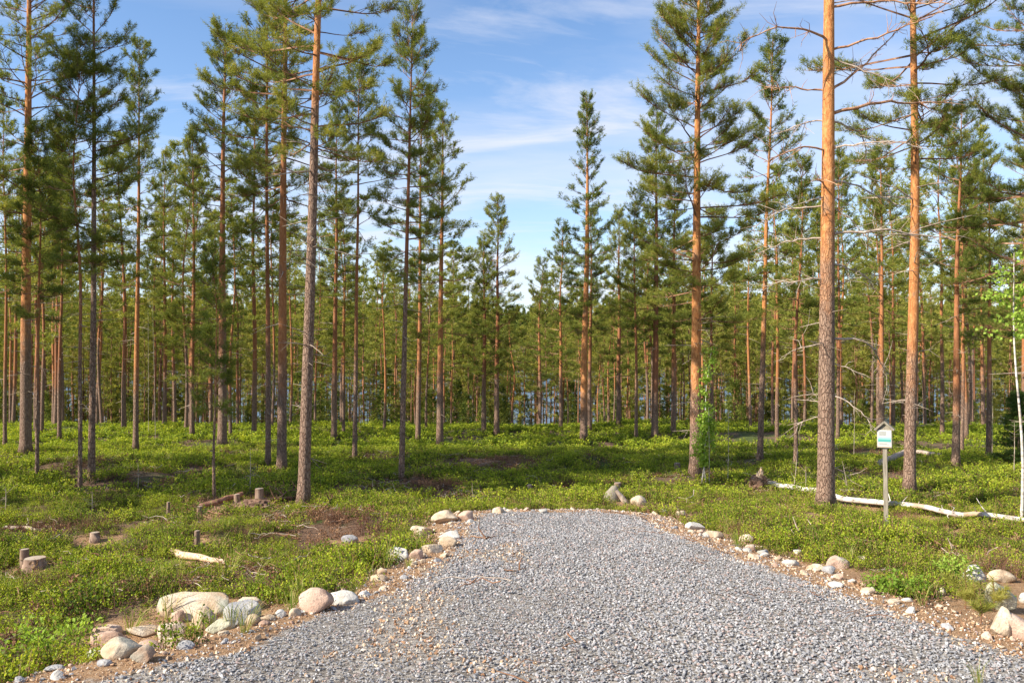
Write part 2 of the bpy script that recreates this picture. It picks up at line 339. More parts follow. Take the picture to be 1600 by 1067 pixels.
# ground
gm = mat('forest_floor'); t = NT(gm); P = t.co('Object'); sdv = t.attr('cv')
nA = t.noise(P, .7, 5, .6); nB = t.noise(P, 6, 5, .65); nC = t.noise(P, 45, 4, .7); nD = t.noise(P, 190, 2, .6)
moss = t.mix(nB, (.035, .055, .012), (.12, .145, .032)); litter = t.mix(nC, (.085, .045, .028), (.27, .17, .11))
soil = t.mix(t.sstep(t.m('ADD', nA, t.m('MULTIPLY', nB, .35)), .58, .74), moss, litter)
dirt = t.ramp(t.m('ADD', t.m('MULTIPLY', nC, .6), t.m('MULTIPLY', nD, .4)), [(.30, (.12, .06, .03)), (.46, (.34, .19, .095)), (.58, (.50, .33, .19)), (.72, (.64, .51, .37))])
edge = t.sstep(t.m('ADD', sdv, t.m('MULTIPLY', t.m('SUBTRACT', nB, .5), .7)), .34, .60)
c = t.mix(edge, dirt, soil)
vo = t.n('ShaderNodeTexVoronoi', {'Vector': P, 'Scale': 42.}); grit = t.ramp(t.n('ShaderNodeSeparateColor', {0: vo.outputs['Color']}).outputs[0], [(0, (.13, .11, .095)), (.5, (.32, .28, .24)), (1, (.50, .46, .41))])
inr = t.sstep(t.m('ADD', t.attr('pad'), t.m('MULTIPLY', t.m('SUBTRACT', nB, .5), .35)), -.04, .05)
c = t.mix(inr, grit, c)
t.out(c, .95, t.bump(t.m('ADD', nC, t.m('MULTIPLY', nD, .5)), .9, .03))
def axis(segs):
    a = [segs[0][0]]
    for lo, hi, st in segs:
        n = max(1, int(round((hi-lo)/st))); a += list(np.linspace(lo, hi, n+1)[1:])
    return np.array(a)
gx = axis([(-900, -200, 50), (-200, -60, 10), (-60, -20, 1.5), (-20, -8, .4), (-8, 8, .09), (8, 20, .4), (20, 60, 1.5), (60, 200, 10), (200, 900, 50)])
gy = axis([(-200, -20, 20), (-20, 0, 2), (0, 3, .3), (3, 13, .09), (13, 24, .3), (24, 60, .8), (60, 130, 3), (130, 340, 15), (340, 600, 10), (600, 1600, 100)])
X, Y = np.meshgrid(gx, gy); x = X.ravel(); y = Y.ravel()
z = ground(x, y); n = len(gx); i = np.arange(len(gy)-1)[:, None]*n+np.arange(n-1)[None]
mb = MB(); mb.add(np.stack([x, y, z], 1), np.stack([i, i+1, i+n+1, i+n], -1).reshape(-1, 4), 0, np.clip(np.where(y < 14, np.minimum(sdf(x, y), rockclear(x, y)+.30)-.20*sstep(1.2, 3.5, x)*(sdf(x, y) > 0), sdf(x, y)), -5, 5))
g = mb.build('ground', gm, smooth=True); pa = g.data.attributes.new('pad', 'FLOAT', 'POINT'); pa.data.foreach_set('value', np.clip(sdf(x, y), -5, 5).astype(np.float32)); tag(g, kind='structure')
# lake
wmt = mat('lake_water'); t = NT(wmt); P = t.co('Object'); nn = t.noise(t.map(P, (1, .35, 1)), .9, 3)
b = t.n('ShaderNodeBsdfPrincipled', {'Base Color': (.06, .11, .17, 1), 'Roughness': .2, 'Normal': t.bump(nn, .5, .15)}); t.n('ShaderNodeOutputMaterial', {0: b.outputs[0]})
mb = MB(); mb.add([(-900, 90, LAKE_Z), (900, 90, LAKE_Z), (900, 360, LAKE_Z), (-900, 360, LAKE_Z)], [(0, 1, 2, 3)]); tag(mb.build('lake', wmt), kind='structure')

# ------------------------------------------------------------------ pines
def tufts(mb, P, U, rs, nb=8, ln=.065, w=.009, L=.11, cv=None, m=0):
    """needle brushes: nb thin blades round each shoot"""
    k = len(P)
    if k == 0: return
    U = norm(U); a = norm(rs.normal(size=(k, nb, 3))); a = norm(a-(a*U[:, None]).sum(-1, keepdims=True)*U[:, None])
    s = rs.rand(k, nb, 1); B = P[:, None]+U[:, None]*s*L
    D = norm(a*(.55+.5*rs.rand(k, nb, 1))+U[:, None]*(.35+.5*rs.rand(k, nb, 1))); l = ln*(.7+.6*rs.rand(k, nb, 1))
    W = norm(np.cross(D, norm(rs.normal(size=(k, nb, 3)))))*w*.5
    V = np.stack([B-W, B+W, B+D*l+W*.3], 2).reshape(-1, 3)
    c = (rs.rand(k)*.5+.25 if cv is None else cv)[:, None]+.3*(rs.rand(k, nb)-.5)
    mb.add(V, np.arange(len(V)).reshape(-1, 3), m, np.repeat(c.ravel(), 3))
def trunk_axis(rs, H, wob):
    ph = rs.rand(4)*6.28; fr = np.array([1.1, 2.3]); am = rs.normal(size=4)*wob
    def f(z):
        z = np.asarray(z, float); t = z/H
        return np.stack([am[0]*np.sin(t*fr[0]*6.28+ph[0])*t**.7+am[1]*.4*np.sin(t*fr[1]*6.28+ph[1])*t, am[2]*np.sin(t*fr[0]*6.28+ph[2])*t**.7+am[3]*.4*np.sin(t*fr[1]*6.28+ph[3])*t, z], -1)
    return f
def bent(p0, az, el, ln, rs, n=6, sag=.12, tip=.5):
    """a limb: leaves at elevation el, sags, lifts its tip"""
    t = np.linspace(0, 1, n); e = el-sag*np.sin(t*3.1)*1.2+tip*t*t
    a = az+np.cumsum(rs.normal(size=n)*.10)
    st = ln/(n-1); d = np.stack([np.cos(e)*np.cos(a), np.cos(e)*np.sin(a), np.sin(e)], 1)*st
    return p0+np.concatenate([[[0, 0, 0]], np.cumsum(d[:-1], 0)])
def pine(H, r0, cb, Rc, seed, lod=0, wob=.10, sides=12, bark=2.4, dead=1., dens=1., narrow=.75, gaps=.12, cvo=0.):
    rs = np.random.RandomState(seed); ax = trunk_axis(rs, H, wob)
    tr = MB(); nz = max(10, int(H/.4)) if lod < 2 else 12
    zs = np.concatenate([[-.25, 0, .12, .3], np.linspace(.6, H, nz)]); rad = r0*np.maximum(1-zs/H, .015)**.75*(1+.50*np.exp(-np.maximum(zs, 0)/.14))
    th = np.arange(sides)/sides*6.283
    rf = 1+.05*fbm(np.cos(th)[None]*1.6+seed, np.sin(th)[None]*1.6, zs[:, None]*1.7, 2, seed % 97)+.22*np.exp(-np.maximum(zs, 0)/.13)[:, None]*np.sin(th*4+seed)[None] if lod < 2 else None
    P = ax(zs); V, Fq = tube(P, rad, sides, rf=rf); tr.add(V, Fq, 0, np.repeat(zs-bark, sides))
    def rz(z): return r0*max(1-z/H, .02)**.75
    # dead stubs and thin bare limbs below the crown
    nd = int((cb-.6)*(7 if lod == 0 else 4 if lod == 1 else 2)*dead)
    if nd > 0:
        z = .7+(cb-.7)*rs.rand(nd)**.75; az = rs.rand(nd)*6.28; ln = (.12+1.0*rs.rand(nd)**2*(.25+z/cb))*min(1.3, Rc/1.6)
        for k in range(nd):
            p = ax(z[k]); q = bent(p, az[k], rs.uniform(-.25, .35), ln[k], rs, 4, .1, -.1+.2*rs.rand())
            V, Fq = prisms(q[:-1], q[1:], np.array([1, .75, .5])*(.006+.008*ln[k]), np.array([.75, .5, .2])*(.006+.008*ln[k])); tr.add(V, Fq, 1)
            if ln[k] > .4 and lod < 2:
                m = 4; a = q[rs.randint(1, 3, m)]; b_ = a+norm(rs.normal(size=(m, 3))*[1, 1, .5])*(.1+.25*rs.rand(m, 1)); V, Fq = prisms(a, b_, np.full(m, .004), np.full(m, .002)); tr.add(V, Fq, 1)
    cr = MB(); z = cb; PP = []; UU = []; CC = []
    step = {0: .29, 1: .33, 2: .50}[lod]
    while z < H-.15:
        t = (z-cb)/(H-cb); nbr = rs.randint(3, 6); a0 = rs.rand()*6.28
        for k in range(nbr):
            if rs.rand() < gaps: continue
            ln = Rc*((1-t)**narrow)*(.55+.45*min(1, t/.25+.1))*rs.uniform(.38, 1.18)+.10
            az = a0+k*6.28/nbr+rs.normal()*.25; el = -.08+.95*t**1.1+rs.normal()*.26
            p0 = ax(z+rs.uniform(-.08, .08)); n = 6 if lod < 2 else 4
            q = bent(p0, az, el, ln, rs, n, .10, .45+.2*rs.rand())
            rr = (.006+.010*ln)*np.linspace(1, .25, n) if lod < 2 else (.005+.008*ln)*np.linspace(1, .25, n)
            V, Fq = prisms(q[:-1], q[1:], rr[:-1], rr[1:]); cr.add(V, Fq, 1)
            m = max(4, int((ln+.25)*{0: 10, 1: 7.5, 2: 4}[lod]*dens))
            lo = .42 if t < .5 else .18
            s = lo+(1-lo)*rs.rand(m)**.8; s[0] = 1.; idx = s*(n-1); i0 = np.minimum(idx.astype(int), n-2); fr = (idx-i0)[:, None]
            b0 = q[i0]*(1-fr)+q[i0+1]*fr; bd = norm(q[i0+1]-q[i0]); side = norm(np.cross(bd, [0, 0, 1.]))*np.where(rs.rand(m, 1) < .5, 1, -1)
            d = norm(bd*(.55+.3*rs.rand(m, 1))+side*(.2+.75*rs.rand(m, 1))+np.array([0, 0, 1])*(.15+.35*rs.rand(m, 1))); d[0] = bd[0]
            tl = (.14+.34*rs.rand(m))*(1.15-.5*s)*min(1, .45+ln*.45); b1 = b0+d*tl[:, None]
            if lod < 2: V, Fq = prisms(b0, b1, np.full(m, .006), np.full(m, .003)); cr.add(V, Fq, 1)
            c = np.clip(.50+.25*rs.normal(size=m)*.5+.25*(s-.6)+cvo, .05, .95)
            nt_ = {0: 5, 1: 4, 2: 3}[lod]
            u = np.concatenate([[1.], .35+.6*rs.rand(nt_-1)])
            pos = (b0[:, None]+(b1-b0)[:, None]*u[None, :, None]+rs.normal(size=(m, nt_, 3))*.022).reshape(-1, 3)
            uu = (d[:, None]+rs.normal(size=(m, nt_, 3))*.35+np.array([0, 0, .35])).reshape(-1, 3)
            PP.append(pos); UU.append(uu); CC.append(np.repeat(c, nt_))
        z += step*rs.uniform(.75, 1.25)*(1-.35*t)
    tip = ax(H); PP.append(np.array([tip-[0, 0, .05], tip-[0, 0, .2]])); UU.append(np.array([[0, 0, 1.], [0, 0, 1.]])); CC.append(np.array([.6, .6]))
    P = np.concatenate(PP); U = np.concatenate(UU); C_ = np.concatenate(CC)
    kw = {0: dict(nb=14, ln=.075, w=.0080, L=.13), 1: dict(nb=11, ln=.085, w=.0135, L=.14), 2: dict(nb=5, ln=.15, w=.040, L=.20)}[lod]
    tufts(cr, P, U, rs, cv=C_, **kw)
    return tr, cr, ax
def leanrot(lx): return (0, lx, 0)
BARKROW = {40: 530, 125: 540, 143: 60, 212: 600, 347: 545, 440: 590, 419: 560, 474: 190, 554: 560, 627: 480, 687: 590, 912: 640, 1023: 620, 1086: 620, 1187: 540, 1290: 430, 1421: 565, 1493: 640}
GRP = 'tall pines standing in the clearing'
# photo x, base row, trunk width px, top (x, row), row where the crown starts, crown half width px, label
TREES = [
 (40, 712, 17, (46, -260), 330, 125, 'stout orange-barked pine at the far left edge of the clearing'),
 (58, 745, 6, (62, 200), 380, 40, 'thin pole pine just right of the stout leftmost pine'),
 (93, 690, 6.5, (96, 230), 330, 42, 'thin straight orange pine between the stout leftmost pine and the paired stems'),
 (125, 768, 7, (121, 60), 300, 55, 'thin dark stem whose foot is left of and nearer than its pale twin'),
 (143, 752, 11, (150, -150), 300, 85, 'grey-stemmed pine leaning slightly right beside a thinner dark stem'),
 (212, 706, 9, (219, 62), 330, 55, 'slim orange pine with a pointed open crown ending below the frame top'),
 (257, 668, 7, (258, 240), 430, 50, 'slim pine with low bushy crown behind the thin bare saplings'),
 (300, 683, 8, (303, 200), 470, 55, 'slim pine just left of the red-trunked pine, low green crown'),
 (347, 702, 14, (350, 42), 250, 80, 'red-trunked pine with broad crown rising left of the clustered stems'),
 (335, 782, 5, (336, 380), 520, 22, 'very thin dark pole pine standing nearest before the red-trunked pine'),
 (397, 683, 8, (398, 130), 330, 55, 'slim pine behind the pair of dark red stems'),
 (419, 728, 9, (417, -40), 330, 60, 'dark slender pine left of the thick reddish stem'),
 (440, 740, 15, (447, -220), 190, 120, 'thick reddish pine directly left of the pale leaning trunk'),
 (474, 797, 19, (512, -480), 110, 150, 'large pale-barked pine leaning right beside the cut stumps'),
 (522, 687, 9, (527, 170), 350, 50, 'slim reddish pine just right of the pale leaning trunk'),
 (537, 680, 5, (538, 300), 440, 28, 'thinnest pine of the trio right of the pale leaning trunk'),
 (554, 720, 7.5, (562, 88), 240, 62, 'thin pine with open wispy crown right of the pale leaning trunk'),
 (627, 752, 9.5, (645, 5), 300, 66, 'slender pine leaning right whose foot stands in open shrubs'),
 (653, 692, 8, (660, 130), 330, 50, 'slim pine hidden partly behind the slender leaning pine'),
 (687, 702, 11, (692, 168), 420, 62, 'pine with forked rising limbs low on its trunk, left of the open sky'),
 (756, 680, 8, (757, 372), 470, 40, 'left one of two short dark-crowned pines at the middle'),
 (776, 682, 8.5, (778, 308), 455, 48, 'right and taller one of two short dark-crowned pines at the middle'),
 (843, 668, 6, (845, 405), 500, 40, 'small thin pine between the two short pines and the tall pointed one'),
 (876, 672, 6, (877, 352), 480, 40, 'thin pine with small crown directly left of the tall pointed pine'),
 (912, 690, 12, (919, 153), 400, 44, 'tall narrow pointed pine standing alone against the blue sky'),
 (921, 676, 7, (924, 330), 430, 32, 'thinner stem rising close behind the tall narrow pointed pine'),
 (967, 665, 8, (967, 330), 470, 45, 'slim orange pine between the pointed pine and the birch sapling'),
 (994, 690, 5.5, (992, 300), 430, 35, 'thin pine left of the clean orange trunk with a narrow crown'),
 (1023, 688, 11, (1027, 178), 400, 62, 'clean orange trunk with bushy crown left of the birch sapling pine'),
 (1052, 682, 8, (1054, 260), 430, 48, 'slim pine directly right of the clean orange trunk'),
 (1086, 748, 18, (1093, -150), 385, 122, 'large full-crowned pine with a leafy birch sapling at its foot'),
 (1112, 680, 6, (1113, 330), 440, 38, 'thin pine just behind and right of the large full-crowned pine'),
 (1187, 728, 10, (1207, 60), 330, 62, 'slender pine leaning right above the upturned root plate'),
 (1243, 730, 7, (1250, 250), 400, 46, 'thin orange pine just left of the biggest trunk'),
 (1309, 690, 6, (1312, 220), 400, 45, 'thin pine just right of and behind the biggest trunk'),
 (1290, 802, 26, (1301, -760), -110, 190, 'biggest pine trunk of all with many bare crooked branches'),
 (1378, 700, 9, (1377, 230), 380, 50, 'slim pine showing above the roof of the notice post'),
 (1421, 775, 18, (1436, -420), 140, 165, 'large orange pine right behind the wooden notice post'),
 (1493, 732, 12, (1500, 170), 310, 75, 'straight orange pine right of the notice post with a dark crown'),
 (1503, 710, 6, (1507, 300), 400, 40, 'thin stem close behind the straight orange pine right of the post'),
 (1545, 718, 9, (1547, 300), 420, 50, 'slim pine between the straight orange pine and the thin white birch'),
 (1650, 735, 19, (1650, -330), 400, 190, 'pine at the very right edge, only its dark branch tips in view'),
 (1600, 690, 8, (1602, 180), 400, 60, 'slim pine at the right edge behind the thin white birch'),
 (8, 700, 6, (8, 160), 350, 50, 'thin pine at the very left edge of the view'),
]
hero = []
for k, (px, py, w, top, cbp, hw, lab) in enumerate(TREES):
    p = at(px, py); d = p.y; r = w*d/F/2
    zt = ray(top[0], top[1]); H = zt.z*d-p.z; lean = math.atan2(zt.x*d-p.x, H); H = H/math.cos(lean)
    cb = max(1.5, ray(px, cbp+(115 if w < 25 else -40)).z*d-p.z); Rc = hw*d/F*.98
    lod = 0 if d < 19 else 1
    if H > 17.5: cb = min(cb, 17.5*.62); H = 17.5+rs_ if (rs_ := (k % 3)*.6) or True else H
    root = empty('pine_tree', p, lab, 'pine tree', GRP, (0, lean, 0))
    tr, cr, ax = pine(H, r*1.02, cb, Rc*1.05, 100+k, lod, wob=.06 if w < 9 else .03 if w < 18 else .018, sides=18 if w > 12 else 8, bark=ray(px, BARKROW.get(px, 590)).z*d-p.z, dead=1.3 if w < 25 else .25, dens=1.5 if w == 18 and px > 1000 and px < 1200 else (1.12 if lod == 0 else 1.3), narrow=.55, gaps=.14)
    tr.build('trunk', [M_BARKO if w >= 16 or px in (912, 1187) else M_BARK, M_DEAD], root, True); cr.build('crown', [M_NEED, M_TWIG], root)
    hero.append((p.x, p.y)); 
    if w > 25: big_root, big_ax, big_p, big_r, big_H = root, ax, p, r, H
# bare crooked branches of the biggest trunk (row of origin, side, length m, elevation, final bend, living bark?)
rs = np.random.RandomState(5)
DB = [(12, 1, 1.7, .10, -.45, 1), (66, -1, 1.6, .25, -.9, 1), (80, 1, 1.5, .05, .35, 1), (90, 1, 1.2, -.35, -.2, 0), (143, -1, 1.1, .25, -.5, 1), (146, 1, 1.8, .45, .5, 1),
      (180, 1, 2.4, .38, -.2, 1), (190, -1, .9, .0, -.3, 0), (188, 1, 1.3, -.15, -.4, 0), (235, -1, 1.2, .1, -.7, 1), (236, 1, 1.3, .1, -.25, 0), (284, 1, 1.5, .2, -.7, 0), (285, -1, 1.0, .1, -.6, 1),
      (322, -1, 1.1, .0, -.6, 0), (320, 1, .7, -.5, -.4, 0), (368, 1, 1.9, .18, -.55, 0), (372, -1, 1.1, .1, -.45, 0), (415, 1, 1.2, .22, -.9, 0), (440, -1, .9, .1, -.5, 0), (455, 1, .5, .4, .1, 0),
      (532, 1, 1.6, .05, -.95, 0), (536, -1, .6, -.2, -.3, 0), (566, 1, .5, -.2, -.3, 0), (618, 1, .75, -.2, -.75, 0), (616, -1, .35, .1, -.3, 0), (650, -1, .45, -.1, -.6, 0), (700, 1, .25, 0, -.2, 0), (722, 1, .4, -.4, -.3, 0)]
for (py, sgn, ln, el, bend, live) in DB:
    zc = ray(1290, py).z*big_p.y-big_p.z; p0 = big_ax(zc); az = (0 if sgn > 0 else math.pi)+rs.uniform(-.55, .45)*sgn
    n = 12; tt = np.linspace(0, 1, n); e = el+bend*tt+rs.normal(size=n)*.13; a = az+np.cumsum(rs.normal(size=n)*.16); st = ln/(n-1)
    q = p0+np.concatenate([[[0, 0, 0]], np.cumsum(np.stack([np.cos(e)*np.cos(a), np.cos(e)*np.sin(a), np.sin(e)], 1)[:-1]*st, 0)])
    mb = MB(); r1 = .006+.0078*ln*(1.15 if live else 1); V, Fq = tube(q, r1*np.linspace(1, .3, n), 6); mb.add(V, Fq)
    for j in range(int(ln*17)):
        i = rs.randint(3, n); a_ = q[i]; d_ = norm(np.array(q[i]-q[i-1])/st+rs.normal(size=3)*[.6, .6, .75]); l = .05+.36*rs.rand()**1.5
        V, Fq = tube(np.array([a_, a_+d_*l*.5+rs.normal(size=3)*.02, a_+d_*l+rs.normal(size=3)*.05]), np.array([.005, .004, .0015]), 4); mb.add(V, Fq)
    mb.build('dead_branch', M_DEADO if live else M_DEAD, big_root, True)
# pines outside the frame to the left whose crowns shade the middle of the clearing
for k, (x, y, H) in enumerate([(-14.0, 11.0, 15), (-12.4, 13.6, 14.5), (-16.5, 13.6, 15), (-12.2, 11.7, 15.5), (-11.2, 13.0, 14), (-14.2, 16.4, 16)]):
    root = empty('pine_tree', (x, y, gz(x, y)), 'pine outside the left edge of the view that shades the clearing', 'pine tree', 'pines beyond the left edge')
    tr, cr, ax = pine(H, .14, H*.36, 2.5, 300+k, 1, dens=1.7, narrow=.5); tr.build('trunk', [M_BARK, M_DEAD], root, True); cr.build('crown', [M_NEED, M_TWIG], root)
# the stand behind: variants, then copies
def variants(n, seed, **kw):
    out = []
    for k in range(n):
        rs = np.random.RandomState(seed+k); H = 12.
        tr, cr, ax = pine(H, .075+.02*rs.rand(), H*rs.uniform(.33, .52), rs.uniform(1.1, 1.7), seed+k, 2, wob=.12, sides=7, bark=rs.uniform(1.5, 5), dead=2.2, **kw)
        out.append((tr.mesh('trunk', [M_BARK, M_DEAD], True), cr.mesh('crown', [M_NEED, M_TWIG])))
    return out
VAR = variants(9, 500, dens=1.45, cvo=.12, gaps=.2)
rs = np.random.RandomState(21)
spots = list(hero); nbk = 0; tries = 0
BACK = [('slender pine in the stand behind the left half of the clearing', -1e9, -2), ('slender pine in the stand behind the middle of the clearing', -2, 2), ('slender pine in the stand behind the right half of the clearing', 2, 1e9)]
while nbk < 282 and tries < 20000:
    tries += 1
    d = 29+76*rs.rand()**1.0; a = rs.uniform(-.70, .70); x = d*a
    pxx = 800+a*F
    mid = abs(pxx-800) < 120
    if mid and d < 44: continue
    if min((x-u)**2+(d-v)**2 for u, v in spots) < (1.8 if d < 60 else 2.3)**2: continue
    zb = gz(x, d)
    # crown tops seen in the photograph: low in the middle, higher to the sides
    tp = np.interp(pxx, [-200, 100, 300, 420, 560, 620, 700, 760, 900, 960, 1060, 1200, 1400, 1700], [200, 235, 265, 300, 375, 425, 455, 478, 475, 430, 335, 285, 250, 225])+rs.uniform(-45, 60)
    H = ray(800, tp).z*d-zb; H = min(H, 16.5*rs.uniform(.8, 1.05)); H = max(H, 6.5)
    if mid and ray(800, 462).z*d-zb < H: H = max(5.5, ray(800, 470).z*d-zb)
    tm, cm = VAR[rs.randint(len(VAR))]; s = H/12
    part = 0 if pxx < 560 else 1 if pxx < 1000 else 2
    o = bpy.data.objects.new('pine_tree', None); col.objects.link(o); o.location = (x, d, zb); o.rotation_euler = (rs.normal()*.012, rs.normal()*.015, rs.rand()*6.28); sw = s**.5*rs.uniform(.85, 1.15); o.scale = (sw, sw, s)
    tag(o, BACK[part][0], 'pine tree', ['left stand of slender background pines', 'middle stand of slender background pines', 'right stand of slender background pines'][part])
    for nm, me in (('trunk', tm), ('crown', cm)):
        c_ = bpy.data.objects.new(nm, me); col.objects.link(c_); c_.parent = o
    spots.append((x, d)); nbk += 1
print('background pines', nbk, tries)

# ------------------------------------------------------------------ stuff made of instanced pieces
def proto_col(name, meshes):
    c = bpy.data.collections.new(name)
    for i, me in enumerate(meshes):
        o = bpy.data.objects.new('%s_%02d' % (name, i), me); c.objects.link(o)
    return c
def scatter(name, pts, rot, scl, protos, label=None):
    me = bpy.data.meshes.new(name); n = len(pts); me.vertices.add(n); me.vertices.foreach_set('co', np.asarray(pts, float).ravel())
    for an, ar in (('rot', rot), ('scl', scl)):
        a = me.attributes.new(an, 'FLOAT_VECTOR', 'POINT'); a.data.foreach_set('vector', np.asarray(ar, np.float32).ravel())
    a = me.attributes.new('pick', 'INT', 'POINT'); a.data.foreach_set('value', np.random.RandomState(n).randint(0, len(protos), n).astype(np.int32))
    o = bpy.data.objects.new(name, me); col.objects.link(o); tag(o, label, kind='stuff')
    ng = bpy.data.node_groups.new(name, 'GeometryNodeTree'); ng.interface.new_socket('Geometry', in_out='INPUT', socket_type='NodeSocketGeometry'); ng.interface.new_socket('Geometry', in_out='OUTPUT', socket_type='NodeSocketGeometry')
    a_ = ng.nodes.new('NodeGroupInput'); b_ = ng.nodes.new('NodeGroupOutput'); ip = ng.nodes.new('GeometryNodeInstanceOnPoints')
    ci = ng.nodes.new('GeometryNodeCollectionInfo'); ci.inputs['Collection'].default_value = proto_col(name+'_piece', protos); ci.inputs['Separate Children'].default_value = True; ci.inputs['Reset Children'].default_value = True
    def at_(nm, ty): q = ng.nodes.new('GeometryNodeInputNamedAttribute'); q.data_type = ty; q.inputs['Name'].default_value = nm; return q.outputs['Attribute']
    K = ng.links.new; K(a_.outputs[0], ip.inputs['Points']); K(ci.outputs[0], ip.inputs['Instance']); ip.inputs['Pick Instance'].default_value = True
    K(at_('pick', 'INT'), ip.inputs['Instance Index']); K(at_('scl', 'FLOAT_VECTOR'), ip.inputs['Scale'])
    er = ng.nodes.new('FunctionNodeEulerToRotation'); K(at_('rot', 'FLOAT_VECTOR'), er.inputs[0]); K(er.outputs[0], ip.inputs['Rotation']); K(ip.outputs[0], b_.inputs[0])
    md = o.modifiers.new('scatter', 'NODES'); md.node_group = ng
    return o
def leaves(mb, P, D, ln, w, rs, cv, m=0):
    """diamond leaves from P along D"""
    k = len(P); D = norm(D); W = norm(np.cross(D, norm(rs.normal(size=(k, 3))+[0, 0, .6])))*np.reshape(w, (-1, 1))*.5; ln = np.reshape(ln, (-1, 1))
    up = np.cross(W, D); up = norm(up)*ln*.08
    V = np.stack([P, P+D*ln*.45+W+up, P+D*ln, P+D*ln*.45-W+up], 1).reshape(-1, 3)
    mb.add(V, np.arange(k*4).reshape(-1, 4), m, np.repeat(cv, 4))
def berry(seed, stems, lv, leaf, h, rad, mat_=None, hue=0.):
    rs = np.random.RandomState(seed); mb = MB()
    for s in range(stems):
        a = rs.rand()*6.28; r = rad*math.sqrt(rs.rand()); b0 = np.array([r*math.cos(a), r*math.sin(a), -.03]); hh = h*rs.uniform(.55, 1.1)
        top = b0+np.array([rs.normal()*.25*hh+math.cos(a)*.15*hh, rs.normal()*.25*hh+math.sin(a)*.15*hh, hh])
        t_ = np.sort(rs.rand(lv)**.6); P = b0+(top-b0)*t_[:, None]+rs.normal(size=(lv, 3))*[.016, .016, .008]
        D = rs.normal(size=(lv, 3))*[1, 1, .45]+[0, 0, .75]
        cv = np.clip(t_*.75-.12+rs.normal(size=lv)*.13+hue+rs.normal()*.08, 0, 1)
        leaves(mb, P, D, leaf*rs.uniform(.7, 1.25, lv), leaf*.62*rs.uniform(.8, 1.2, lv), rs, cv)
        V, Fq = prisms(b0[None], top[None], np.array([.0022]), np.array([.001])); mb.add(V, Fq, 1)
    return mb.mesh('clump', [mat_ or M_BERRY, M_TWIG])
# brown patches of cut twigs and bare litter seen in the photograph (column, row, half width, half depth in metres)
PATCH = [(650, 768, 1.1, .9), (712, 778, .6, .5), (375, 792, 1.1, .9), (300, 815, .6, .5), (490, 808, .9, .7), (525, 838, .6, .6), (360, 905, .5, .4), (710, 690, 1.6, 1.6), (770, 722, 1.3, 1.0), (1060, 745, .8, .8), (1020, 790, .5, .4),
         (1200, 690, 1.6, 2), (1210, 670, 2, 3), (590, 715, .6, .6), (1130, 790, .4, .3), (1450, 690, 1.6, 1.2), (1350, 712, 1., .8), (1575, 885, .5, .4), (1470, 875, .5, .3), (150, 725, .8, .7), (60, 840, .7, .3), (640, 665, 3, 3), (240, 760, .5, .4), (420, 965, .25, .2), (1560, 700, 1.5, 1.), (560, 858, .35, .3), (1190, 770, .5, .3)]
PW = [(at(a, b), c, d) for a, b, c, d in PATCH]
def bare(x, y):
    v = np.zeros_like(x)
    for p, c, d in PW: v = np.maximum(v, 1.15-np.sqrt(((x-p.x)/c/1.05)**2+((y-p.y)/d/1.35)**2))
    return v+.25*fbm(x*1.5, y*1.5, 0, 2, 31)*(v > -.5)
def field(seed, bands, amax=.82):
    rs = np.random.RandomState(seed); X = []; Y = []
    for d0, d1, dens in bands:
        n = int(dens*amax*(d1*d1-d0*d0)); d = np.sqrt(d0*d0+(d1*d1-d0*d0)*rs.rand(n)); X.append(d*rs.uniform(-amax, amax, n)); Y.append(d)
    return np.concatenate(X), np.concatenate(Y), rs
def put(name, x, y, rs, smin, smax, protos, zs=1., off=0., tilt=.12):
    n = len(x); s = rs.uniform(smin, smax, n)*np.ones(n)
    pts = np.stack([x, y, ground(x, y)+off], 1); rot = np.stack([rs.normal(size=n)*tilt, rs.normal(size=n)*tilt, rs.rand(n)*6.28], 1)
    return scatter(name, pts, rot, np.stack([s, s, s*zs*rs.uniform(.8, 1.2, n)], 1), protos)
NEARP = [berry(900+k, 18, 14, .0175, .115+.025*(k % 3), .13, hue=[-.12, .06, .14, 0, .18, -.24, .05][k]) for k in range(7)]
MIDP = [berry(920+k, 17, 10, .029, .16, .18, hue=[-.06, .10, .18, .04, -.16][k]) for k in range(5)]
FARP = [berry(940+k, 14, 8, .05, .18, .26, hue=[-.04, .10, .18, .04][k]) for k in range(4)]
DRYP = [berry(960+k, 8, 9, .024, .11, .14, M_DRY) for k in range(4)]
def cull(x, y, rs, edge=.42, thin=.0):
    s = sdf(x, y); b = bare(x, y); nz = fbm(x*.9, y*.9, 0, 3, 41)
    return (s-.20*sstep(1.2, 3.5, x) > edge+.22*vnoise(x*2.5, y*2.5, 0, 8)) & (rockclear(x, y) > .06) & (rs.rand(len(x)) > np.clip(b*1.7+.08, 0, .88)) & (rs.rand(len(x)) < np.clip(1.0+nz*1.8, .12, 1))
x, y, rs = field(51, [(2.5, 9, 100), (9, 14, 72)], 1.3); k = cull(x, y, rs); x = x[k]; y = y[k]
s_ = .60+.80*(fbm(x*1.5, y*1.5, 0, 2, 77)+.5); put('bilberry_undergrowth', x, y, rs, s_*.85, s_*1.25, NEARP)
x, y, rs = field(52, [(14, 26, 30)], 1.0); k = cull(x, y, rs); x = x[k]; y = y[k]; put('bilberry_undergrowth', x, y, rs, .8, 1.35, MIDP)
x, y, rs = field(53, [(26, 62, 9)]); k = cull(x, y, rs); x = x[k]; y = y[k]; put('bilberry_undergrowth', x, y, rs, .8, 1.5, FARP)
x, y, rs = field(54, [(3, 10, 30), (10, 24, 16)]); b = bare(x, y); k = (sdf(x, y) > .35) & (rockclear(x, y) > .12) & (rs.rand(len(x)) < .10+np.clip(b*2, 0, .9)); x = x[k]; y = y[k]; put('dry_undergrowth', x, y, rs, .7, 1.4, DRYP)
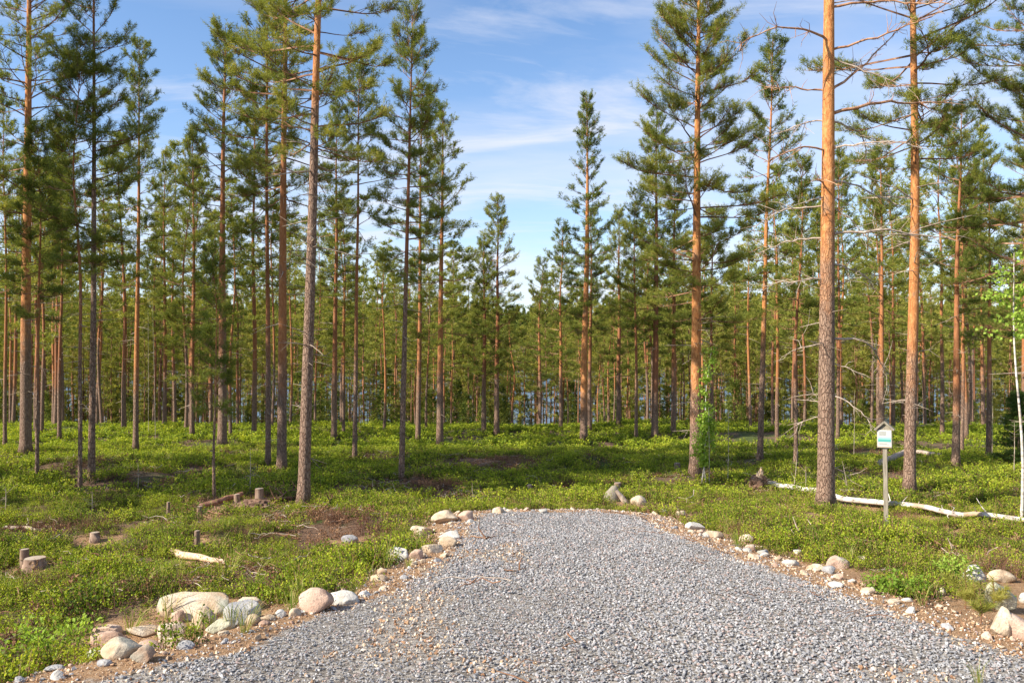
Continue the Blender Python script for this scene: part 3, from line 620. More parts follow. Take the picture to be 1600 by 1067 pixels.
def grass(seed):
    rs = np.random.RandomState(seed); mb = MB(); k = 26; a = rs.rand(k)*6.28; r = .03*rs.rand(k); B = np.stack([r*np.cos(a), r*np.sin(a), 0*a-.01], 1); h = rs.uniform(.12, .26, k)[:, None]; b_ = np.stack([np.cos(a), np.sin(a), 0*a], 1)
    W = np.stack([-np.sin(a), np.cos(a), 0*a], 1)*.0022; M1 = B+b_*h*.22+np.array([0, 0, 1])*h*.62; T = B+b_*h*.62+np.array([0, 0, 1])*h*.88
    V = np.stack([B-W, B+W, M1+W, M1-W], 1).reshape(-1, 3); mb.add(V, np.arange(4*k).reshape(-1, 4), 0, np.repeat(rs.rand(k), 4)); V = np.stack([M1-W, M1+W, T], 1).reshape(-1, 3); mb.add(V, np.arange(3*k).reshape(-1, 3), 0, np.repeat(rs.rand(k), 3))
    return mb.mesh('tuft', [M_GRASS])
M_GRASS = leafy('grass_blades', [(0, (.12, .19, .03)), (.5, (.26, .30, .05)), (1., (.48, .40, .17))], .4)
x, y, rs = field(57, [(3, 9, 5), (9, 24, 2.5)]); sq = sdf(x, y); k = ((sq > .2) | ((sq < -.1) & (sq > -1.2) & (rs.rand(len(x)) < .05))) & (rs.rand(len(x)) < np.clip(.25+1.6*fbm(x*.8, y*.8, 0, 2, 63)+(sq < .7)*.3, 0, 1)); x = x[k]; y = y[k]; put('grass_tufts', x, y, rs, .6, 1.25, [grass(980+k) for k in range(4)])
M_HEATH = leafy('heather_sprigs', [(0, (.07, .035, .03)), (.5, (.17, .085, .065)), (1., (.20, .17, .08))], .2, .8, .4)
x, y, rs = field(58, [(3, 14, 26), (14, 26, 10)]); sq = sdf(x, y); k = (sq > .6) & (rockclear(x, y) > .1) & (fbm(x*1.0, y*1.0, 0, 3, 66) > .33); x = x[k]; y = y[k]; put('heather_undergrowth', x, y, rs, .8, 1.3, [berry(990+k, 22, 12, .011, .17, .12, M_HEATH) for k in range(3)])
# loose twigs
def stick(seed):
    rs = np.random.RandomState(seed); mb = MB(); n = 5
    for j in range(5):
        L_ = rs.uniform(.06, .26); p = np.stack([np.linspace(-L_/2, L_/2, n), rs.normal(size=n)*.012+rs.normal()*.06, .02+rs.rand(n)*.03], 1); a = rs.rand()*6.28
        M_ = np.array([[math.cos(a), -math.sin(a), 0], [math.sin(a), math.cos(a), 0], [0, 0, 1]]); p = p@M_.T+np.append(rs.normal(size=2)*.09, 0)
        V, Fq = tube(p, rs.uniform(.0014, .0042)*np.linspace(1, .5, n), 5); mb.add(V, Fq, rs.randint(2))
    return mb.mesh('twigs', [M_DEAD, M_TWIG], True)
x, y, rs = field(55, [(3, 10, 14), (10, 24, 8)]); b = bare(x, y); sq = sdf(x, y); k = ((sq > .3) | (rs.rand(len(x)) < .12)) & (rockclear(x, y) > .3) & (rs.rand(len(x)) < .16+np.clip(b*3, 0, 1)); x = x[k]; y = y[k]
put('twig_litter', x, y, rs, .7, 1.7, [stick(970+k) for k in range(5)], off=.02)

# crushed stone on the pad
gv = mat('crushed_stone'); t = NT(gv); oi = t.n('ShaderNodeObjectInfo').outputs['Random']; P = t.co(); n1 = t.noise(P, 60, 3, .6)
c = t.ramp(oi, [(.0, (.19, .19, .195)), (.25, (.26, .255, .26)), (.5, (.33, .32, .32)), (.72, (.395, .375, .37)), (.88, (.46, .44, .43)), (1., (.58, .56, .55))])
c = t.mix(t.sstep(t.m('FRACT', t.m('MULTIPLY', oi, 37.), 0.), .86, .9), c, (.42, .31, .27)); c = t.mix(t.m('MULTIPLY', n1, .35), c, (.15, .15, .16)); t.out(c, .85, t.bump(n1, .3, .004))
def pebble(seed, chop=7, sub=1, m=None):
    bm = bmesh.new(); bmesh.ops.create_icosphere(bm, subdivisions=sub, radius=1); rs = np.random.RandomState(seed)
    V = np.array([v.co for v in bm.verts]); V = V*(1+.16*rs.normal(size=(len(V), 1)))
    for j in range(chop): nn_ = norm(rs.normal(size=3)); dd = rs.uniform(.35, .8); V -= nn_*np.maximum(0, V@nn_-dd)[:, None]
    V *= [1.15, .85, .62]
    for v, q in zip(bm.verts, V): v.co = q
    me = bpy.data.meshes.new('stone'); bm.to_mesh(me); bm.free(); me.materials.append(m or gv); return me
rs = np.random.RandomState(61); n = 300000; x = rs.uniform(-6, 7, n); y = 1+10.8*rs.rand(n)**.9
s = sdf(x, y); inn = s+.10*fbm(x*3, y*3, 0, 2, 3)
k = (inn < -.02) | ((inn < .25) & (rs.rand(n) < .16)); keepd = rs.rand(n) < np.clip(1.0-.75*sstep(.12, .42, fbm(x*1.3, y*1.1, 0, 3, 91)), .25, 1); k &= keepd; x = x[k]; y = y[k]; n = len(x)
sz = .0076+.0066*rs.rand(n)**2.2+.003*np.clip(fbm(x*.8, y*.8, 0, 2, 17), -1, 1); pts = np.stack([x, y, ground(x, y)+.003+.009*rs.rand(n)], 1)
scatter('gravel', pts, rs.rand(n, 3)*[.6, .6, 6.28], sz[:, None]*np.ones((1, 3)), [pebble(800+k) for k in range(10)])
print('gravel', n)
# little stones and soil crumbs of the edge strip
eg = mat('edge_pebble'); t = NT(eg); oi = t.n('ShaderNodeObjectInfo').outputs['Random']; t.out(t.ramp(oi, [(0, (.22, .11, .06)), (.4, (.42, .26, .15)), (.7, (.60, .45, .31)), (1, (.76, .68, .58))]), .9)
rs = np.random.RandomState(62); n = 260000; x = rs.uniform(-7, 8, n); y = 1+11*rs.rand(n); s = sdf(x, y)+.12*fbm(x*2, y*2, 0, 2, 4); k = ((s > -.08) & (s < .75) & (rs.rand(n) < .8-.6*np.clip(s, 0, 1))) | ((s < 0) & (rs.rand(n) < .95*sstep(.10, .40, fbm(x*1.3, y*1.1, 0, 3, 91)))); x = x[k]; y = y[k]; n = len(x)
scatter('edge_grit', np.stack([x, y, ground(x, y)+.004], 1), rs.rand(n, 3)*6.28, (.004+.016*rs.rand(n)**5)[:, None]*np.ones((1, 3)), [pebble(820+k, m=eg) for k in range(6)])

# far shore forest
rs = np.random.RandomState(71); n = 2400; y = 342+300*rs.rand(n)**1.3; x = rs.uniform(-.8, .8, n)*y; fv = variants(3, 700, dens=.6, cvo=.0)
def fartree(seed):
    rs = np.random.RandomState(seed); mb = MB(); H = 13
    V, Fq = tube(np.array([[0, 0, -1], [0, 0, H]]), [.16, .03], 5); mb.add(V, Fq, 1)
    z = 3.5+(H-3.5)*rs.rand(700)**1.1; R_ = 2.4*((H-z)/(H-3.5))**.7+.1; a = rs.rand(700)*6.28; r = R_*rs.rand(700)**.5
    P = np.stack([r*np.cos(a), r*np.sin(a), z], 1); leaves(mb, P, rs.normal(size=(700, 3))+[0, 0, .4], np.full(700, .8), np.full(700, .45), rs, np.clip(.35+.25*rs.normal(size=700), 0, 1)); return mb.mesh('far_tree', [M_NEED, M_TWIG])
scatter('far_forest', np.stack([x, y, ground(x, y)], 1), np.stack([0*x, 0*x, rs.rand(n)*6.28], 1), rs.uniform(.75, 1.25, n)[:, None]*np.ones((1, 3)), [fartree(730+k) for k in range(4)])
# young pines filling the slope between the stand and the lake
rs = np.random.RandomState(74); n = 800; y = 57+50*rs.rand(n); x = rs.uniform(-.8, .8, n)*y; px_ = 800+x/y*F
k = ~((px_ > 420) & (px_ < 575) & (rs.rand(n) < .55)); x = x[k]; y = y[k]; n = len(x); YV = []
for j in range(4):
    tr, cr, ax = pine([10.5, 9, 11.5, 8][j], .065, [3.8, 1.6, 4.6, 1.0][j], 1.4, 760+j, 2, wob=.08, sides=5, bark=.5, dead=.5, dens=1.6, cvo=.22, narrow=.9)
    for (v, a_), (f, m_) in zip(zip(tr.v, tr.a), tr.f): f0 = f-f.min()+0; cr.add(v, f0, 1, .3)
    YV.append(cr.mesh('young_pine', [M_NEED, M_TWIG]))
scatter('young_pine_thicket', np.stack([x, y, ground(x, y)], 1), np.stack([0*x, 0*x, rs.rand(n)*6.28], 1), rs.uniform(.6, 1.25, n)[:, None]*np.ones((1, 3)), YV)
# young growth on the slope toward the lake
rs = np.random.RandomState(72); n = 170; y = 48+60*rs.rand(n); x = rs.uniform(-.8, .8, n)*y
def youngbush(seed):
    rs = np.random.RandomState(seed); mb = MB(); H = 3.
    V, Fq = tube(np.array([[0, 0, -.3], [0, 0, H]]), [.03, .006], 4); mb.add(V, Fq, 1)
    m = 420; z = .3+(H-.3)*rs.rand(m)**1.3; r = (.75*(1-z/H)**.8+.05)*rs.rand(m)**.5; a = rs.rand(m)*6.28; P = np.stack([r*np.cos(a), r*np.sin(a), z], 1)
    tufts(mb, P, np.stack([np.cos(a), np.sin(a), 0*a+.5], 1), rs, 4, .22, .05, .15, np.clip(.4+.2*rs.normal(size=m), 0, 1)); return mb.mesh('bush', [M_NEED, M_TWIG])
scatter('young_undergrowth', np.stack([x, y, ground(x, y)], 1), np.stack([0*x, 0*x, rs.rand(n)*6.28], 1), rs.uniform(.5, 1.3, n)[:, None]*np.ones((1, 3)), [youngbush(750+k) for k in range(4)])

# ------------------------------------------------------------------ boulders along the pad
def boulder(bx, kind, seed, label, name='boulder', group='boulders along the gravel edge', chop=7, tilt=0., flat=1.):
    x0, y0, x1, y1 = bx; p = at((x0+x1)/2, y1-(y1-y0)*.12); d = p.y; w = (x1-x0)/F*d*1.10; hh = (y1-y0)/F*d
    dep = min(w*.8, max(hh*1.5, w*.45)); slope = -p.z/d; h = max((hh-slope*dep*.7)/.95, w*.24, hh*.45)*1.22
    h *= 1.45 if x0 > 1450 else 1
    bm = bmesh.new(); bmesh.ops.create_icosphere(bm, subdivisions=4 if x1-x0 > 30 else 3, radius=1); rs = np.random.RandomState(seed)
    V = np.array([v.co for v in bm.verts]); V = V*(1+.32*fbm(V[:, 0]*1.3+seed, V[:, 1]*1.1, V[:, 2]*1.1, 2, 5))[:, None]
    for j in range(chop):
        nn_ = norm(rs.normal(size=3)*[1, 1, .9]); dd = rs.uniform(.52, .86); e = V@nn_-dd; V -= nn_*(np.maximum(0, e)*.92)[:, None]
    V *= (1+.07*fbm(V[:, 0]*3.5+seed, V[:, 1]*3.5, V[:, 2]*3.5, 4, 6))[:, None]
    V = V/np.abs(V).max(0); V *= np.array([w/2, dep/2, h/2*1.25])
    for v, q in zip(bm.verts, V): v.co = q
    for f in bm.faces: f.smooth = True
    me = bpy.data.meshes.new(name); bm.to_mesh(me); bm.free(); me.materials.append(ROCKS[kind])
    o = bpy.data.objects.new(name, me); col.objects.link(o); y_ = d+dep*.38; o.location = (p.x*y_/d, y_, gz(p.x*y_/d, y_)+h*.27); o.rotation_euler = (0, tilt, 0)
    return tag(o, label, name, group)
for k, (bx, kd, lab, ch) in enumerate(B): boulder(bx, kd, 10+k*7, lab, chop=ch+2)
# fist-sized stones loose along both edges
rs = np.random.RandomState(81); cnt = 0
PEB = []
for k in range(5):
    bm = bmesh.new(); bmesh.ops.create_icosphere(bm, subdivisions=2, radius=1); r2 = np.random.RandomState(k+40); V = np.array([v.co for v in bm.verts])
    for j in range(8): nn_ = norm(r2.normal(size=3)); V -= nn_*np.maximum(0, V@nn_-r2.uniform(.55, .85))[:, None]
    V *= [1.1, .85, .6]
    for v, q in zip(bm.verts, V): v.co = q
    me = bpy.data.meshes.new('stone'); bm.to_mesh(me); bm.free(); me.materials.append(ROCKS[['cream', 'pink', 'white', 'cream', 'grey'][k]]); PEB.append(me)
while cnt < 170:
    x = rs.uniform(-5.5, 7); y = rs.uniform(4.2, 11.8); s = float(sdf(np.array([x]), np.array([y]))[0])
    if not (.02 < s < .5): continue
    side = 'left' if x < -.3 else 'right'
    o = bpy.data.objects.new('cobble', PEB[rs.randint(5)]); col.objects.link(o); o.location = (x, y, gz(x, y)+.008); q = .018+.045*rs.rand()**2.2; o.scale = (q, q, q); o.rotation_euler = (rs.normal()*.3, rs.normal()*.3, rs.rand()*6.28)
    tag(o, 'small loose stone in the sandy strip along the %s gravel edge' % side, 'stone', 'small stones along the %s gravel edge' % side); cnt += 1

# ------------------------------------------------------------------ stumps, logs, root plate
def stump(px, py, wpx, hpx, label, tilt=0., m=None, seed=0, slant=0.):
    p = at(px, py); d = p.y; r = wpx/F*d/2; h = hpx/F*d
    root = empty('tree_stump', p, label, 'stump', 'cut stumps in the clearing', (0, tilt, seed))
    rs = np.random.RandomState(seed+3); k = 20; zs = np.array([-.1, 0, .06, h*.5, h]); th = np.arange(k)/k*6.283
    rf = 1+.10*fbm(np.cos(th)[None]*2+seed, np.sin(th)[None]*2, zs[:, None]*6, 3, seed)
    V, Fq = tube(np.stack([0*zs, 0*zs, zs], 1), r*np.array([1.35, 1.2, 1.08, 1., .98]), k, rf=rf); top = V[-k:]; top[:, 2] += slant*top[:, 0]; 
    mb = MB(); mb.add(V, Fq); mb.build('bark', m or M_STUMP, root, True)
    mb = MB(); c = top.mean(0); rim = c+(top-c)*.985+[0, 0, -.004]; V = np.concatenate([[c+[0, 0, .003]], rim]); mb.add(V, [(0, 1+(j+1) % k, 1+j) for j in range(k)]); V0 = V.copy()
    o = mb.build('cut_face', M_CUT, root)
    return root
stump(54, 889, 31, 18, 'widest grey stump with flat weathered top, left foreground', m=M_STUMP, seed=1)
stump(38, 884, 13, 26, 'narrow stump standing behind the left side of the widest stump', m=M_STUMP, seed=2)
stump(148, 846, 14, 14, 'small low stump in the shrubs right of the widest stump', seed=3)
stump(312, 813, 8, 22, 'thin reddish stump at the lower end of the leaning brown log', seed=4)
stump(370, 790, 9, 18, 'stump at the upper end of the leaning brown log', seed=5)
stump(405, 789, 13, 26, 'pale-topped stump beside the mound of torn earth', seed=6)
stump(308, 853, 8, 24, 'thin upright stump in front of the brown log, nearest of the thin ones', seed=7)
stump(263, 808, 5, 24, 'very thin upright stub left of the brown log', seed=8)
stump(828, 768, 9, 11, 'tiny stump in the shade beyond the middle of the gravel', seed=9)
stump(965, 772, 11, 18, 'narrow stump top behind the slanted grey slab', seed=10)
stump(1058, 738, 9, 15, 'small orange stump left of the full-crowned pine foot', seed=11)
def log(name, pts, r0, r1, m, label, cat='log', k=12, lift=.5, twigs=0, seed=0, endm=M_CUT):
    W = [at(a, b) for a, b in pts]; n = 4*len(W); t_ = np.linspace(0, len(W)-1, n); A = np.array([[*w] for w in W])
    P = np.stack([np.interp(t_, range(len(W)), A[:, i]) for i in range(3)], 1); rad = np.linspace(r0, r1, n)
    P[:, 2] = np.maximum(ground(P[:, 0], P[:, 1]), np.interp(t_, [0, len(W)-1], [A[0][2], A[-1][2]]))+rad*lift
    rs = np.random.RandomState(seed+9); P[1:-1] += rs.normal(size=(n-2, 3))*[.006, .012, .003]
    o0 = Vector(P[n//2]); root = empty(name, o0, label, cat); P -= np.array(o0)
    th = np.arange(k)/k*6.283; rf = 1+.09*fbm(np.cos(th)[None]*2+seed, np.sin(th)[None]*2, np.arange(n)[:, None]*.9, 2, seed)
    V, Fq = tube(P, rad, k, rf=rf); mb = MB(); mb.add(V, Fq); 
    for j in range(twigs):
        i = rs.randint(2, n-1); d_ = norm(rs.normal(size=3)+[0, 0, 1.]); l = rs.uniform(.06, .3); q = np.array([P[i], P[i]+d_*l*.6, P[i]+d_*l+rs.normal(size=3)*.04]); V2, F2 = tube(q, [.010, .007, .003], 5); mb.add(V2, F2)
    mb.build('stem', m, root, True); mb = MB()
    for s in (V[:k], V[-k:]):
        c = s.mean(0); e = (c-P.mean(0)); e = e/np.linalg.norm(e)*.002; mb.add(np.concatenate([[c+e], c+(s-c)*.97+e]), [(0, 1+(j+1) % k, 1+j) for j in range(k)])
    mb.build('cut_end', endm, root); return root
M_PEELED = wood_mat('peeled_wood', (.42, .24, .13), (.64, .44, .28), (.74, .60, .44), (4, 4, 4), 5)
M_BROWNLOG = wood_mat('brown_log_bark', (.12, .055, .035), (.27, .13, .08), (.42, .25, .16), (4, 4, 4), 5)
log('birch_log', [(1202, 764), (1290, 781), (1380, 796), (1450, 806), (1530, 814), (1640, 823)], .050, .030, M_BIRCH, 'long fallen birch trunk lying behind the notice post', twigs=9, seed=1, lift=2.3)
log('peeled_log', [(268, 871), (315, 879), (364, 886)], .045, .022, M_PEELED, 'short peeled orange-white log lying in the left shrubs', seed=2, lift=1.5)
log('brown_log', [(312, 806), (345, 796), (378, 784)], .045, .040, M_BROWNLOG, 'brown barked log propped between two thin stumps', seed=3, lift=3.2)
log('brown_log', [(395, 792), (430, 786), (468, 780)], .035, .022, M_BROWNLOG, 'thin brown log by the foot of the pale leaning pine', seed=4, lift=2.4)
for q_, (pts_, lab_) in enumerate([([(418, 800), (450, 782), (474, 768)], 'brown branch lying across the foot of the pale leaning pine'), ([(322, 802), (360, 806), (398, 812)], 'crooked brown branch below the propped brown log'), ([(408, 776), (440, 770), (458, 776)], 'short brown branch behind the pale-topped stump'), ([(500, 806), (520, 790), (548, 786)], 'thin brown branch right of the pale leaning pine'), ([(350, 770), (385, 776), (420, 768)], 'thin brown branch behind the propped brown log')]):
    log('fallen_branch', pts_, .013, .007, M_BROWNLOG, lab_, 'branch', 6, 4., 7, 30+q_)
log('grey_log', [(1376, 730), (1420, 722), (1470, 716)], .075, .055, M_DEAD, 'distant grey log lying behind the large orange pine', seed=5, lift=1.3)
log('grey_log', [(5, 829), (40, 830), (66, 832)], .03, .02, M_DEAD, 'small grey log in the shrubs at the left edge', seed=6, lift=1.3)
log('fallen_branch', [(1210, 852), (1270, 848), (1345, 854)], .012, .006, M_DEAD, 'thin pale fallen branch below the biggest trunk', 'branch', 5, 2.5, 5, 7)
log('fallen_branch', [(1470, 872), (1500, 874), (1545, 884)], .014, .006, M_DEAD, 'thin curved branch above the white angular rock', 'branch', 5, 3., 5, 8)
log('fallen_branch', [(560, 780), (600, 772), (640, 778)], .012, .006, M_DEAD, 'thin pale branch in the brown twig patch', 'branch', 5, 3., 6, 9)
log('fallen_branch', [(690, 782), (725, 776), (745, 782)], .012, .006, M_DEAD, 'thin pale branch behind the big tan corner boulder', 'branch', 5, 3., 6, 10)
log('fallen_branch', [(738, 841), (762, 843), (786, 838)], .007, .004, M_TWIG, 'short dark twig lying on the far left part of the gravel', 'branch', 5, 3., 2, 11)
log('fallen_branch', [(788, 893), (805, 895), (822, 890)], .006, .004, M_TWIG, 'short dark twig lying on the middle of the gravel', 'branch', 5, 3., 1, 12)
log('fallen_branch', [(575, 692), (600, 692), (628, 694)], .03, .02, M_DEAD, 'pale branch lying far off between slim pines', 'branch', 5, 1.5, 2, 13)
# upturned root plate
p = at(1186, 768); root = empty('root_plate', p, 'upturned reddish root plate at the left end of the fallen birch', 'root plate')
rs = np.random.RandomState(91); bm = bmesh.new(); bmesh.ops.create_icosphere(bm, subdivisions=4, radius=1); V = np.array([v.co for v in bm.verts]); nz = fbm(V[:, 0]*2.2, V[:, 1]*2.2, V[:, 2]*2.2, 4, 3)
V = V*(1+.55*nz)[:, None]*[.17, .12, .18]+[0, 0, .13]; V[:, 0] += .25*(V[:, 2]-.1)*0
for v, q in zip(bm.verts, V): v.co = q
M_EARTH = wood_mat('torn_earth', (.06, .032, .022), (.17, .095, .06), (.32, .21, .14), (5, 5, 5), 5)
me = bpy.data.meshes.new('earth_clod'); bm.to_mesh(me); bm.free(); me.materials.append(M_EARTH); o = bpy.data.objects.new('earth_clod', me); col.objects.link(o); o.parent = root
for j in range(44):
    mb = MB()
    a = rs.rand()*6.28; b_ = np.array([math.cos(a)*.13, rs.uniform(-.09, .05), .16+math.sin(a)*.13]); d_ = norm(np.array([math.cos(a), rs.normal()*.5-.3, math.sin(a)+.25])+rs.normal(size=3)*.4); l = rs.uniform(.06, .22)
    q = np.array([b_, b_+d_*l*.4, b_+d_*l*.75+rs.normal(size=3)*.02, b_+d_*l+rs.normal(size=3)*.05]); V2, F2 = tube(q, np.array([1, .7, .5, .2])*rs.uniform(.004, .013), 5); mb.add(V2, F2)
    mb.build('root', [M_EARTH, M_DEAD, M_TWIG][j % 3], root, True)
mb = MB(); V2, F2 = tube(np.array([[.0, 0, .28], [.03, -.02, .36], [.035, -.03, .44]]), [.075, .05, .008], 7); mb.add(V2, F2); mb.build('splinter', M_PEELED, root)
# slanted grey slab of a broken stump, mound of torn earth
p = at(962, 783); root = empty('broken_stump', p, 'slanted grey broken stump in the shrubs beyond the gravel', 'stump')
mb = MB(); q = np.array([[-.10, 0, -.05], [-.05, 0, .10], [-.01, .02, .21], [0.01, .03, .23]]); V2, F2 = tube(q, [.13, .11, .055, .02], 9); V2[:, 1] *= .6; mb.add(V2, F2); mb.build('slab', M_GREYW, root, True)
mb = MB(); q = np.array([[.0, -.02, .17], [.10, -.03, .05], [.16, -.04, -.04]]); V2, F2 = tube(q, [.035, .045, .05], 7); mb.add(V2, F2); mb.build('splinter', M_DEAD, root, True)
for (px, py, sx, sz_, lab) in ((398, 800, .34, .17, 'mound of torn reddish earth with roots beside the cut stumps'), (345, 800, .22, .07, 'low heap of brown earth under the leaning brown log')):
    p = at(px, py); bm = bmesh.new(); bmesh.ops.create_icosphere(bm, subdivisions=4, radius=1); V = np.array([v.co for v in bm.verts]); nz = fbm(V[:, 0]*2.4+px, V[:, 1]*2.4, V[:, 2]*2.4, 4, 3); V = V*(1+.7*nz)[:, None]*[sx*.8, sx*.6, sz_*.75]
    for v, q in zip(bm.verts, V): v.co = q
    me = bpy.data.meshes.new('earth_mound'); bm.to_mesh(me); bm.free(); me.materials.append(M_EARTH); o = bpy.data.objects.new('earth_mound', me); col.objects.link(o); o.location = p+Vector((0, 0, sz_*.3)); tag(o, lab, 'earth mound')

# ------------------------------------------------------------------ small trees and plants
def birchling(px, py, topx, topy, r, lab, nleaf, lo, seed, stems=1, spread=.45):
    p = at(px, py); d = p.y; root = empty('birch_sapling', p, lab, 'birch'); rs = np.random.RandomState(seed); zt = ray(topx, topy); H = zt.z*d-p.z; dx = zt.x*d-p.x
    lf = MB()
    for s in range(stems):
        mb = MB(); n = 10; t_ = np.linspace(0, 1, n); o2 = rs.normal(size=2)*.05*(s > 0); hs = H*(1 if s == 0 else rs.uniform(.45, .7)); dxs = dx if s == 0 else rs.normal()*.25
        P = np.stack([o2[0]+dxs*t_+.04*np.sin(t_*7+s), o2[1]+.03*np.cos(t_*5+s)+(s > 0)*rs.normal()*.12*t_, hs*t_-.05*(1-t_)], 1)
        V, Fq = tube(P, r*(1 if s == 0 else .6)*np.linspace(1, .22, n), 8); mb.add(V, Fq)
        mb.build('trunk', M_BIRCH, root, True)
        m = int(nleaf/22); ts = lo+(1-lo)*rs.rand(m)
        for q in range(m):
            i = ts[q]*(n-1); i0 = min(int(i), n-2); b0 = P[i0]*(1-i+i0)+P[i0+1]*(i-i0); a = rs.rand()*6.28; l = spread*rs.uniform(.3, 1)*(1.15-ts[q]*.5); d_ = np.array([math.cos(a), math.sin(a), rs.uniform(.1, .9)])
            pts = np.array([b0, b0+d_*l*.5, b0+d_*l+[0, 0, -.04]]); V, Fq = tube(pts, [.004, .003, .0015], 4); lf.add(V, Fq, 1)
            k = 22; u = rs.rand(k, 1); LP = b0+(pts[2]-b0)*(.25+.75*u)+rs.normal(size=(k, 3))*.035
            leaves(lf, LP, rs.normal(size=(k, 3))+[0, 0, -.5], np.full(k, .05), np.full(k, .042), rs, np.clip(rs.rand(k), 0, 1))
    lf.build('crown', [M_BIRL, M_TWIG], root); return root
birchling(1096, 757, 1110, 545, .016, 'leafy birch sapling with pale stems at the foot of the full-crowned pine', 800, .30, 1, 3, .24)
birchling(1598, 818, 1582, 395, .022, 'thin white birch with light green leaves at the right edge', 760, .66, 2, 1, .60)
# thin bare saplings
def bare_sapling(px, py, tx, ty, lab, r=.008, seed=0):
    p = at(px, py); d = p.y; zt = ray(tx, ty); q = np.array([[0, 0, -.05], [(zt.x*d-p.x)*.5+.01, 0, (zt.z*d-p.z)*.5], [zt.x*d-p.x, 0, zt.z*d-p.z]]); mb = MB(); V, Fq = tube(q, [r, r*.8, r*.3], 6); mb.add(V, Fq)
    rs = np.random.RandomState(seed); m = 10; s = .25+.7*rs.rand(m, 1); a = q[0]+(q[2]-q[0])*s; b_ = a+norm(rs.normal(size=(m, 3))*[1, 1, .4]+[0, 0, .4])*(.05+.2*rs.rand(m, 1)); V, Fq = prisms(a, b_, np.full(m, r*.35), np.full(m, r*.15)); mb.add(V, Fq)
    o = mb.build('bare_sapling', M_DEAD, None, True); o.location = p; tag(o, lab, 'sapling', 'thin bare saplings')
for j, a in enumerate([(215, 770, 216, 725, 'short bare sapling standing in the left shrubs before the slim orange pine'), (143, 800, 144, 768, 'short bare stick below the grey-stemmed pine'), (390, 775, 391, 700, 'thin bare sapling behind the cut stumps'), (8, 800, 9, 760, 'short bare stick at the left edge'),
     (243, 692, 238, 470, 'tall thin bare sapling, right one of a close pair'), (232, 680, 231, 440, 'tall thin bare sapling, left one of a close pair'), (1240, 765, 1246, 700, 'pale bare stick rising left of the biggest trunk'), (1258, 768, 1259, 728, 'short bare stick beside the pale one left of the biggest trunk'),
     (1108, 765, 1107, 640, 'thin bare sapling right of the leafy birch sapling'), (1137, 758, 1138, 640, 'straight bare sapling between the birch sapling and the root plate'), (1325, 770, 1316, 720, 'crooked bare twig sapling right of the biggest trunk foot'), (1334, 720, 1335, 610, 'thin bare sapling behind the biggest trunk'),
     (1550, 720, 1551, 580, 'pale bare sapling behind the thin white birch'), (1584, 745, 1585, 660, 'bare sapling near the right edge')]): bare_sapling(*a, seed=j)
# young spruce at the right edge
for (px, py, tx, ty, lab, sd_) in ((1592, 725, 1592, 612, 'dark young spruce at the right edge behind the white birch', 1), (725, 662, 725, 590, 'small distant spruce below the two short pines', 3)):
    p = at(px, py); H = ray(tx, ty).z*p.y-p.z; root = empty('spruce_tree', p, lab, 'spruce', 'young spruces'); rs = np.random.RandomState(sd_); mb = MB(); V, Fq = tube(np.array([[0, 0, -.1], [0, 0, H]]), [.035, .005], 7); mb.add(V, Fq, 0, -2.); mb.build('trunk', M_BARK, root, True)
    cr = MB(); z = .2
    while z < H:
        t_ = z/H; ln = (.34*H*(1-t_)+.05)
        for k in range(6):
            a = rs.rand()*6.28; l = ln*rs.uniform(.7, 1.1); n = 8; u = np.linspace(.15, 1, n)[:, None]; q = np.array([0, 0, z])+u*np.array([math.cos(a)*l, math.sin(a)*l, 0])+np.array([0, 0, 1])*(-.18*u*l+.15*u*u*l)
            V, Fq = prisms(q[:-1], q[1:], np.full(n-1, .005), np.full(n-1, .004)); cr.add(V, Fq, 1)
            m = 12; Q = np.repeat(q, m, 0)+rs.normal(size=(n*m, 3))*[.05, .05, .02]; tufts(cr, Q, np.repeat([[math.cos(a), math.sin(a), -.1]], n*m, 0)+rs.normal(size=(n*m, 3))*.5, rs, 5, .05, .014, .07)
        z += .13
    cr.build('crown', [M_SPRU, M_TWIG], root)
# pine seedlings and a leafy bush by the right edge
def seedling(px, py, hpx, lab, seed):
    p = at(px, py); H = hpx/F*p.y; rs = np.random.RandomState(seed); root = empty('pine_seedling', p, lab, 'pine seedling', 'pine seedlings by the right gravel edge'); mb = MB(); V, Fq = tube(np.array([[0, 0, -.03], [.01, 0, H*.5], [0, 0, H]]), [.006, .005, .003], 6); mb.add(V, Fq); mb.build('stem', M_TWIG, root, True)
    cr = MB(); P = [np.array([0, 0, H*s]) for s in np.linspace(.3, 1, 9)]; U = [np.array([0, 0, 1.])]*9
    for k in range(6):
        a = rs.rand()*6.28; z = H*rs.uniform(.2, .6); l = H*.38
        for s in np.linspace(.3, 1, 5): P.append(np.array([math.cos(a)*l*s, math.sin(a)*l*s, z+l*s*.6])); U.append(np.array([math.cos(a)*.6, math.sin(a)*.6, .8]))
    tufts(cr, np.array(P), np.array(U), rs, 16, .055, .0035, .04, np.full(len(P), .8)); cr.build('needles', [M_NEED], root)
seedling(1508, 950, 60, 'tall pine seedling before the white angular rock', 1); seedling(1522, 955, 42, 'shorter pine seedling directly right of the tall one', 2)
seedling(1532, 975, 38, 'dark bushy pine seedling nearest the right gravel edge', 3); seedling(1552, 955, 46, 'pine seedling with yellow tips in front of the large pale boulder', 4)
def bush(px, py, hpx, rad, lab, seed, hue=.2, m_=M_BIRL):
    p = at(px, py); H = hpx/F*p.y; me = berry(seed, 34, 12, .035, H, rad, m_, hue-.3); o = bpy.data.objects.new('leafy_bush', me); col.objects.link(o); o.location = p; tag(o, lab, 'bush', 'small leafy bushes')
